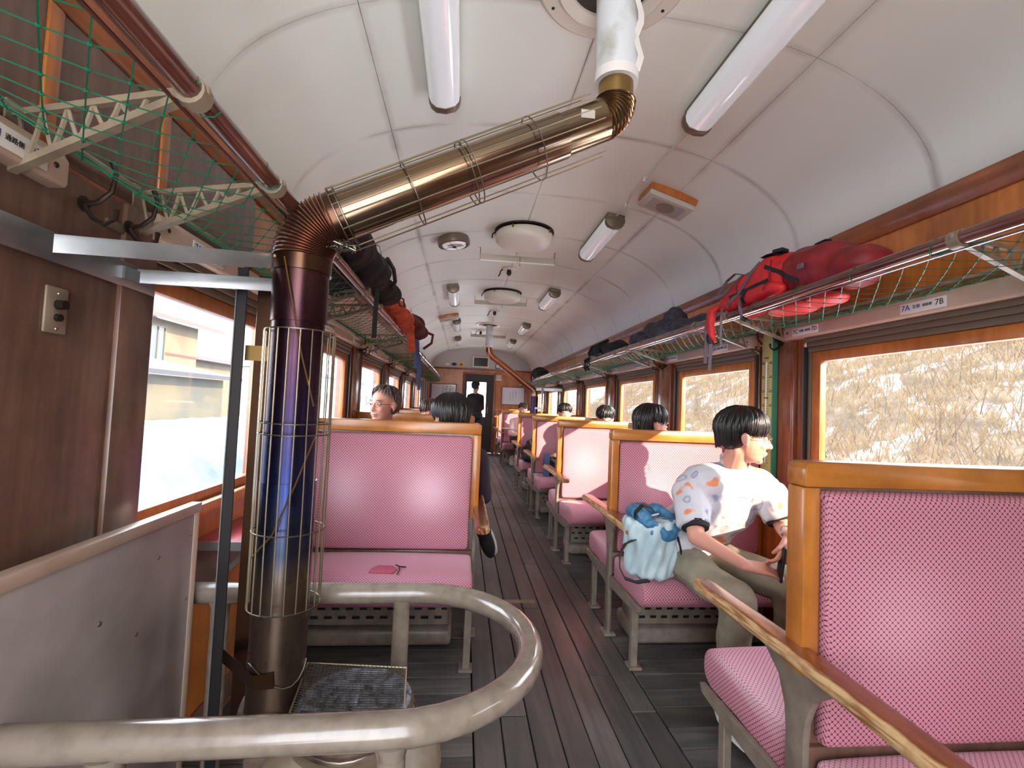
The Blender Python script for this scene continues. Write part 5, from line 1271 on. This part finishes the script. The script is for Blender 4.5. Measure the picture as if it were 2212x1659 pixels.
pack(.008, .010, [((1.44, 1.95, 1.690), (.09, .14, .028)), ((1.45, 1.78, 1.692), (.07, .10, .026))], 'red', rd, 'underside')
TR = [bvh(rb1), bvh(rb2), bvh(rb3)]
def on_bag(y, z, x0=1.0, top=False, lift=.004):
    best = None
    for t_ in TR:
        h = t_.ray_cast(V((x0, y, 2.3)) if top else V((x0, y, z)), V((0, 0, -1)) if top else V((1, 0, 0)))
        if h[0] is not None and (best is None or h[3] < best[3]): best = h
    return best[0]-(V((0, 0, -lift)) if top else V((lift, 0, 0))) if best else V((1.3, y, z))
def strap(name, pts, w_=.024, side=(0, 1, 0), mt='strap', par=None):
    mb = MB(); mb.ribbon(pts, w_, .003, side); return mb.build(name, M[mt], par or rd)
def draped(name, yz, w_, mt, side=(0, 1, 0), n=14):
    pts = []
    for i in range(len(yz)-1):
        for k in range(4): t_ = k/4; pts.append(on_bag(yz[i][0]*(1-t_)+yz[i+1][0]*t_, yz[i][1]*(1-t_)+yz[i+1][1]*t_))
    pts.append(on_bag(*yz[-1])); strap(name, pts, w_, side, mt)
draped('compression_strap', [(2.02, 1.905), (2.07, 1.865), (2.11, 1.82), (2.17, 1.77), (2.22, 1.735)], .018, 'strap', (0, .7, .7))
draped('zip_flap', [(1.97, 1.87), (1.90, 1.83), (1.85, 1.79), (1.80, 1.765)], .018, 'black', (0, .6, -.8))
draped('belt_webbing', [(1.95, 1.80), (2.04, 1.79), (2.12, 1.79), (2.20, 1.775)], .026, 'black', (0, .1, 1))
draped('belt_loop', [(2.09, 1.785), (2.095, 1.755), (2.10, 1.73)], .022, 'black', (0, 1, 0))
draped('edge_trim', [(2.30, 1.80), (2.26, 1.84), (2.22, 1.87), (2.16, 1.90)], .010, 'strap', (0, .7, .7))
draped('side_seam', [(2.16, 1.885), (2.17, 1.84), (2.165, 1.80)], .006, 'darkred', (0, 1, 0))
draped('lid_seam', [(1.95, 1.895), (1.935, 1.85), (1.94, 1.80), (1.95, 1.76)], .008, 'darkred', (0, 1, 0))
p_ = [on_bag(y, 0, 1.36, True) for y in (2.04, 2.0, 1.96, 1.93)]; strap('buckle', p_, .05, (1, 0, 0), 'black')
p_ = on_bag(1.95, 0, 1.37, True); MB().obox(p_+V((0, 0, .008)), (.05, .05, .018), Matrix.Rotation(.4, 3, 'Z')).build('buckle', M['black'], rd, bevel=.005)
q0, q1 = on_bag(2.16, 1.885), on_bag(2.24, 1.79)
strap('haul_loop', [q0, q0+V((-.012, .06, .022)), q0+V((-.02, .12, .0)), q1+V((-.018, .05, .02)), q1], .018, (1, .2, .2))
strap('hanging_strap', [on_bag(2.36, 1.765), (1.275, 2.39, 1.73), (1.27, 2.40, 1.66), (1.272, 2.40, 1.58), (1.270, 2.40, 1.47)], .022, (1, .3, 0))
strap('hanging_strap', [on_bag(2.33, 1.755), (1.275, 2.34, 1.68), (1.27, 2.35, 1.56), (1.275, 2.36, 1.50), (1.272, 2.36, 1.43)], .020, (1, .2, 0))
strap('hanging_strap', [on_bag(2.27, 1.74), (1.280, 2.27, 1.68), (1.285, 2.28, 1.58), (1.29, 2.28, 1.555)], .014, (1, .2, 0))
mb = MB(); mb.tube([(1.30, 2.335, 1.762), (1.27, 2.345, 1.735), (1.265, 2.35, 1.665), (1.272, 2.345, 1.61), (1.285, 2.33, 1.575)], [.014, .022, .022, .018, .008], 10); mb.build('shoulder_pad', M['red'], rd, smooth=70)
MB().ell((1.268, 2.352, 1.60), (.020, .016, .035)).build('strap_keeper', M['black'], rd)
strap('hanging_strap', [on_bag(2.11, 1.76), (1.276, 2.10, 1.735), (1.270, 2.09, 1.70), (1.278, 2.085, 1.66), (1.29, 2.06, 1.64), (1.31, 2.01, 1.615), (1.318, 1.985, 1.585)], .026, (1, .6, 0))
MB().obox((1.286, 2.075, 1.650), (.022, .05, .014), Matrix.Rotation(.5, 3, 'X')).build('strap_buckle', M['black'], rd, bevel=.003)
p_ = on_bag(1.77, 1.815); MB().obox(p_, (.008, .036, .022)).build('logo_patch', M['strap'], rd, bevel=.003)
p_ = on_bag(1.76, 0, 1.42, True); MB().obox(p_, (.03, .06, .006)).build('zip_tab', M['black'], rd, bevel=.002)
# dark jacket heap and black packs on the right rack
jk = thing('jacket', 'crumpled dark violet jacket heaped on the right rack beyond the rucksack', 'jacket', (1.45, 3.2, 1.72))
pack(.010, .030, [((1.40, 3.62, 1.765), (.10, .16, .055)), ((1.42, 3.30, 1.80), (.11, .14, .085)), ((1.46, 3.18, 1.860), (.075, .10, .075)), ((1.45, 3.0, 1.765), (.11, .18, .045)), ((1.44, 2.80, 1.765), (.09, .14, .035)), ((1.44, 3.42, 1.750), (.10, .20, .04))], 'fabricnavy', jk, 'jacket_body')
bp1 = thing('backpack', 'black ribbed backpack with dangling straps on the right rack, past the jacket', 'bag', (1.45, 4.6, 1.72))
pack(.010, .012, [((1.44, 4.75, 1.80), (.13, .22, .085)), ((1.45, 4.45, 1.79), (.12, .22, .075))], 'fabricblack', bp1, 'body')
mb = MB()
for i in range(6): mb.tube([(1.335, 4.62+.07*i, 1.755), (1.325, 4.64+.07*i, 1.80), (1.36, 4.65+.07*i, 1.865), (1.43, 4.65+.07*i, 1.90)], .016, 7)
mb.build('ribs', M['fabricblack'], bp1, smooth=70)
for y in (4.98, 4.86): strap('dangling_strap', [(1.33, y, 1.76), (1.29, y+.03, 1.72), (1.285, y+.04, 1.65), (1.30, y, 1.60)], .024, (1, .3, 0), 'black', bp1)
MB().tube([(1.29, 4.9, 1.71), (1.28, 4.96, 1.66), (1.285, 4.9, 1.62), (1.30, 4.84, 1.66), (1.29, 4.9, 1.71)], .008, 6).build('strap_loop', M['black'], bp1)
bp2 = thing('backpack', 'small dark bag at the far end of the right rack near the copper pipe', 'bag', (1.45, 8.9, 1.72))
pack(.016, .02, [((1.42, 8.9, 1.83), (.14, .32, .11)), ((1.42, 8.6, 1.80), (.12, .25, .08))], 'fabricblack', bp2, 'body'); strap('side_strap', [(1.29, 8.95, 1.85), (1.27, 8.96, 1.74), (1.28, 8.96, 1.66)], .03, (1, .2, 0), 'black', bp2)
# left rack luggage
b3 = thing('duffel_bag', 'large black duffel bag hanging over the left rack rail behind the stove pipe', 'bag', (-.5, 2.2, 1.72))
pack(.011, .012, [((-.50, 1.82, 1.815), (.115, .26, .100)), ((-.48, 2.22, 1.800), (.115, .26, .088)), ((-.46, 2.56, 1.775), (.10, .20, .060)), ((-.50, 2.0, 1.84), (.11, .24, .105)), ((-.64, 2.22, 1.77), (.15, .38, .070))], 'fabricblack', b3, 'body')
strap('hanging_strap', [(-.42, 2.26, 1.75), (-.425, 2.262, 1.70), (-.427, 2.26, 1.58), (-.427, 2.26, 1.49)], .022, (1, .6, 0), 'black', b3)
strap('seam', [(-.56, 2.08, 1.91), (-.48, 2.10, 1.91), (-.40, 2.12, 1.88), (-.375, 2.13, 1.80)], .010, (0, 1, 0), 'strap', b3)
MB().tube([(-.40, 2.70, 1.79), (-.37, 2.78, 1.79), (-.365, 2.80, 1.75), (-.38, 2.74, 1.74), (-.39, 2.68, 1.77)], .005, 6, closed=True).build('cord_loop', M['ink'], b3)
MB().tube([(-.375, 2.2, 1.85), (-.36, 2.3, 1.83), (-.365, 2.4, 1.80), (-.38, 2.42, 1.77)], .010, 7).build('carry_handle', M['black'], b3)
b4 = thing('jacket', 'orange jacket folded on the left rack past the black duffel bag', 'jacket', (-.48, 3.1, 1.72))
pack(.011, .022, [((-.48, 2.95, 1.77), (.10, .18, .055)), ((-.45, 3.25, 1.76), (.09, .20, .055)), ((-.44, 3.5, 1.74), (.07, .16, .04))], 'orange', b4, 'body')
strap('label', [(-.372, 3.12, 1.80), (-.368, 3.19, 1.79)], .03, (0, 0, 1), 'white', b4)
strap('hanging_sleeve', [(-.42, 3.62, 1.74), (-.415, 3.66, 1.66), (-.41, 3.72, 1.58)], .06, (1, .5, 0), 'orange', b4)
b5 = thing('backpack', 'maroon backpack with drooping blue straps on the left rack', 'bag', (-.45, 3.9, 1.72))
pack(.011, .016, [((-.44, 3.75, 1.80), (.11, .20, .085)), ((-.43, 4.0, 1.785), (.11, .22, .070))], 'maroon', b5, 'body')
MB().tube([(-.35, 4.1, 1.80), (-.29, 4.2, 1.79), (-.30, 4.22, 1.72), (-.36, 4.15, 1.66)], .012, 7).build('haul_loop', M['maroon'], b5)
for y, zb in ((3.98, 1.38), (4.12, 1.30), (3.72, 1.46)): strap('hanging_strap', [(-.41, y, 1.72), (-.405, y+.01, 1.62), (-.38, y+.04, 1.52), (-.385, y+.03, zb)], .026, (1, .4, 0), 'bluestrap', b5)
# things left on the right seats
jk2 = thing('jacket', 'dark crumpled jacket on the near seat of the fifth right bench', 'jacket', (1.0, 6.6, .44))
pack(.012, .03, [((.98, 6.62, .56), (.15, .14, .10)), ((.95, 6.50, .50), (.12, .14, .06)), ((1.06, 6.72, .66), (.13, .08, .10))], 'fabricblack', jk2, 'body')
cl = thing('cloth_bag', 'blue and black bag with a cream cloth on the fourth right bench', 'bag', (1.05, 5.2, .44))
pack(.012, .02, [((1.03, 5.22, .54), (.12, .12, .11))], 'fabricblack', cl, 'body'); MB().box(.90, .965, 5.10, 5.13, .45, .70).build('blue_panel', M['bluestrap'], cl, bevel=.01); pack(.012, .015, [((1.12, 5.2, .66), (.13, .09, .035))], 'iron', cl, 'cream_cloth')
tr_ = thing('serving_tray', 'thin oval tray on the sunlit far right bench', 'tray', (.95, 9.55, .74))
MB().lathe([(0, 0), (.17, 0), (.20, .02), (.195, .022), (.165, .005), (0, .005)], (.98, 9.5, .72), 28).build('tray', M['plate'], tr_, smooth=50); MB().tube([(.98, 9.5, .72), (.98, 9.5, .44)], .02, 8).build('stem', M['steelmid'], tr_)
cn = tag(MB().lathe([(0, 0), (.055, 0), (.06, .02), (.06, .15), (.03, .17), (.028, .19), (0, .19)], (1.05, 9.62, 0), 16, None).build('water_can', M['plate'], smooth=50), 'white plastic can standing under the far sunlit bench', 'can')
lt = tag(MB().box(.30, .50, 2.93, 2.98, .0, .0015).build('paper_scrap', M['iron']), 'pale worn tape strip stuck on the aisle floor', 'tape')

# ------------------------------------------------------------------ outside
def heightfield(name, x0, x1, y0, y1, nx, ny, f, mt):
    mb = MB(); vs = [(x0+(x1-x0)*i/nx, y0+(y1-y0)*j/ny, f(x0+(x1-x0)*i/nx, y0+(y1-y0)*j/ny)) for j in range(ny+1) for i in range(nx+1)]
    mb.add(vs, [(j*(nx+1)+i, j*(nx+1)+i+1, (j+1)*(nx+1)+i+1, (j+1)*(nx+1)+i) for j in range(ny) for i in range(nx)])
    o = mb.build(name, mt, smooth=180); o['kind'] = 'structure'; return o
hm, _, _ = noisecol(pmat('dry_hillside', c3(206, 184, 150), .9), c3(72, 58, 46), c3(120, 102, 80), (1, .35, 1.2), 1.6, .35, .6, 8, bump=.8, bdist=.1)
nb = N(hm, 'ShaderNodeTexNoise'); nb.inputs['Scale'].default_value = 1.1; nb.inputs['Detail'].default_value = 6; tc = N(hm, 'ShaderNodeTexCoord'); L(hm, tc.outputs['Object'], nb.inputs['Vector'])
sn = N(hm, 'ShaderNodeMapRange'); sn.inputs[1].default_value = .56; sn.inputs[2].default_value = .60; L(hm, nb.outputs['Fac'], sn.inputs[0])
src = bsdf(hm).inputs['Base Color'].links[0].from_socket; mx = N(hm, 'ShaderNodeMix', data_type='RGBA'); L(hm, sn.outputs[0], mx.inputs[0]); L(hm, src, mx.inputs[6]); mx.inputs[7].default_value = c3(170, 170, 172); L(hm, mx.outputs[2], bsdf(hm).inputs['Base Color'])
def hill(x, y):
    t = max(0, x-6.0); t = t*t/(t+.8)
    return -1.0+min(.56*t, 4.6+.05*t)+.35*noise.noise(V((x*.6, y*.35, 1)))+.12*noise.noise(V((x*2, y*1.4, 4)))
heightfield('bounce_snow_verge', 1.85, 6.2, -18, 60, 12, 80, lambda x, y: -.93+.06*noise.noise(V((x*.8, y*.5, 6))), pmat('fresh_snow', c3(244, 246, 250), .7))  # unseen strip, added white to bounce daylight up onto the ceiling
heightfield('hillside_ground', 5.6, 34, -18, 60, 70, 160, hill, hm)
def blades(name, lab, mt, n, seed, hgt, wid, xr):
    rr = random.Random(seed); mb = MB()
    for i in range(n):
        x = rr.uniform(*xr); y = -1+42*rr.random()**1.3; z = hill(x, y)-.03; h = rr.uniform(.5, 1)*hgt; a = rr.uniform(0, 6.28); ln = rr.uniform(.5, 1.5)*h
        w_ = wid*rr.uniform(.6, 1.3); d = V((math.cos(a), math.sin(a), 0)); p = V((x, y, z)); q = p+d*ln*.5+V((0, 0, h*.7)); r_ = p+d*ln+V((0, 0, h*rr.uniform(.35, .9)))
        s_ = V((-d.y, d.x, 0))*w_; o = len(mb.v); mb.v += [tuple(p-s_), tuple(p+s_), tuple(q+s_*.7), tuple(q-s_*.7), tuple(r_)]; mb.f += [(o, o+1, o+2, o+3), (o+3, o+2, o+4)]
    o = mb.build(name, mt, smooth=0); tag(o, lab, 'grass'); o['kind'] = 'stuff'
blades('dry_grass', 'sunlit dry grass and brush on the bank outside the right windows', M['straw'], 34000, 3, .55, .012, (6.6, 15))
blades('bare_twigs', 'thin pale twigs on the bank outside the right windows', M['twig'], 3200, 4, 1.2, .009, (7.2, 15))
# left: platform edge, snow heap, shed and house
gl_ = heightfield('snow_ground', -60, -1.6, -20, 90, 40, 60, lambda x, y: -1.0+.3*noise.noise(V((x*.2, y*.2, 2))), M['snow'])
pf = MB().box(-9, -2.0, -6, 40, -1.1, .10).build('platform', noisecol(pmat('platform_concrete', c3(206, 208, 190), .7), c3(92, 96, 84), c3(110, 114, 100), nscale=3)[0], bevel=.01); pf['kind'] = 'structure'
def snowh(x, y):
    e = min(1, max(0, (-2.9-x)/.25)); return .10+e*(.28+.55*math.exp(-((x+5.0)/1.4)**2)*(.6+.5*noise.noise(V((x*.5, y*.3, 8))))+.07*noise.noise(V((x*2, y*1.6, 3)))+.03*noise.noise(V((x*6, y*5, 3))))
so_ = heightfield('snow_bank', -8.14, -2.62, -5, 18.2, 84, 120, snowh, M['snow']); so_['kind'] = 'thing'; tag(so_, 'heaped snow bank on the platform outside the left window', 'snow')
hw = noisecol(pmat('house_wall', c3(232, 216, 184), .8), c3(104, 90, 66), c3(118, 104, 80), nscale=.8)[0]
sd = thing('shed', 'low pale shed wall with dark eave behind the snow bank', 'shed', (-8.2, 12, .1))
MB().box(-10.5, -8.2, 8.0, 17.2, .0, 1.62).build('wall', noisecol(pmat('shed_wall', c3(206, 206, 186), .8), c3(76, 78, 68), c3(100, 92, 70), nscale=.7)[0], sd)
MB().prism([(-7.75, 1.62), (-7.75, 1.74), (-11, 2.35), (-11, 2.2)], 'Y', 7.6, 17.6).build('eave', pmat('dark_roof', c3(44, 46, 52), .6), sd)
for y in (8.6, 9.6, 10.4): MB().box(-9.2, -9.05, y, y+.35, 2.1, 2.6).build('roof_vent', M['track'], sd)
hs_ = thing('house', 'cream two-storey house with brown tiled roof and red band behind the shed', 'house', (-13, 20, 0))
MB().box(-20, -13, 13.0, 24.5, -1, 4.25).build('wall', hw, hs_)
MB().prism([(-12.3, 4.15), (-12.3, 4.32), (-19, 8.6), (-19, 8.4)], 'Y', 12.0, 25.5).build('roof', noisecol(pmat('brown_roof_tiles', c3(140, 108, 100), .7), c3(84, 60, 54), c3(110, 84, 78), (1, 6, 6), 3)[0], hs_)
MB().box(-13.03, -12.98, 13.0, 24.5, 2.75, 2.86).build('band', pmat('red_band', c3(130, 46, 36), .7), hs_)
glz = pmat('house_glass', c3(50, 66, 72), .3)
for (y, z, w_, h_) in ((15.2, 2.9, .9, .9), (17.2, 2.85, 1.7, 1.0), (21.0, 2.2, .9, 1.7)):
    wf = MB(); 
    for q in ((y, y+w_, z-.04, z), (y, y+w_, z+h_, z+h_+.04), (y-.04, y, z, z+h_), (y+w_, y+w_+.04, z, z+h_), (y+w_/2-.02, y+w_/2+.02, z, z+h_)): wf.box(-13.0, -12.93, *q)
    f_ = wf.build('window', M['track'], hs_); MB().box(-13.0, -12.97, y, y+w_, z, z+h_).build('pane', glz, f_)
h2 = thing('house', 'brown-roofed farther house right of the cream one', 'house', (-16, 27, 0))
MB().box(-22, -14.5, 26.5, 48, -1, 3.0).build('wall', hw, h2); MB().prism([(-13.9, 2.9), (-13.9, 3.1), (-19, 8.0), (-19, 2.9)], 'Y', 26, 49).build('roof', noisecol(pmat('mauve_roof', c3(150, 122, 122), .7), c3(96, 68, 70), c3(122, 92, 94), (1, 6, 6), 3)[0], h2)
up = thing('utility_pole', 'pale utility pole with fittings in front of the cream house', 'pole', (-11.6, 15.6, 0))
MB().tube([(-11.6, 15.6, -1), (-11.6, 15.6, 5.6)], .13, 12).build('shaft', pmat('pole_concrete', c3(196, 184, 160), .8), up)
MB().tube([(-11.45, 15.5, 2.6), (-11.45, 15.5, 3.1)], .16, 10).build('transformer', M['vent'], up); MB().bar((-11.6, 15.0, 3.3), (-11.6, 16.2, 3.3), .08, .08).build('cross_arm', M['vent'], up)
bs = thing('shrub', 'bare twiggy shrub sticking out of the snow bank', 'shrub', (-4.8, 6.2, .5)); mb = MB()
for i in range(60):
    p = V((-4.8+R.uniform(-.2, .2), 6.2+R.uniform(-.5, .5), .55)); q = p+V((R.uniform(-.2, .4), R.uniform(-.6, .6), R.uniform(.15, .55))); mb.tube([p, p.lerp(q, .5)+V((0, 0, .05)), q], [.008, .006, .003], 4)
mb.build('branches', pmat('twig_brown', c3(150, 132, 116), .8), bs)
bt = thing('railcar', 'white parked railcar with a light blue stripe beyond the left windows', 'train', (-7.3, 30, .1))
MB().box(-8.6, -7.0, 18.5, 38, .10, 2.2).build('body', noisecol(pmat('railcar_white', c3(226, 226, 224), .5), c3(120, 120, 118), c3(140, 140, 140), nscale=.6)[0], bt, bevel=.15)
MB().box(-7.02, -6.97, 18.6, 38, 1.45, 1.68).build('stripe', pmat('light_blue', c3(96, 180, 214), .4), bt)
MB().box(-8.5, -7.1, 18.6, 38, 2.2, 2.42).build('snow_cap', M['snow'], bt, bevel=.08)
for i in range(9): MB().box(-7.02, -6.96, 19.4+2*i, 20.6+2*i, .95, 1.40).build('window', glz, bt)
# bright vestibule beyond the end door: open to daylight
MB().box(-.3, 1.1, Y1+1.3, Y1+1.35, -.1, .85).build('wall_vestibule', M['vent'])['kind'] = 'structure'

# added, unseen barn back along the line: it keeps the low sun off the nearest windows
bn = thing('sun_blocker', 'added unseen barn beside the line behind the camera', 'sun_blocker', (6.8, -11, -.95))
MB().box(6.0, 7.5, -17, -6.6, -.95, 7.0).build('wall', M['plankx'], bn)
MB().prism([(5.7, 6.9), (6.75, 8.3), (7.8, 6.9), (7.8, 7.1), (6.75, 8.5), (5.7, 7.1)], 'Y', -17.3, -6.6).build('roof', M['track'], bn)
for i in range(14): MB().box(5.97, 6.0, -16.8+.72*i, -16.2+.72*i, -.9, 6.9).build('board', M['plankx'], bn)
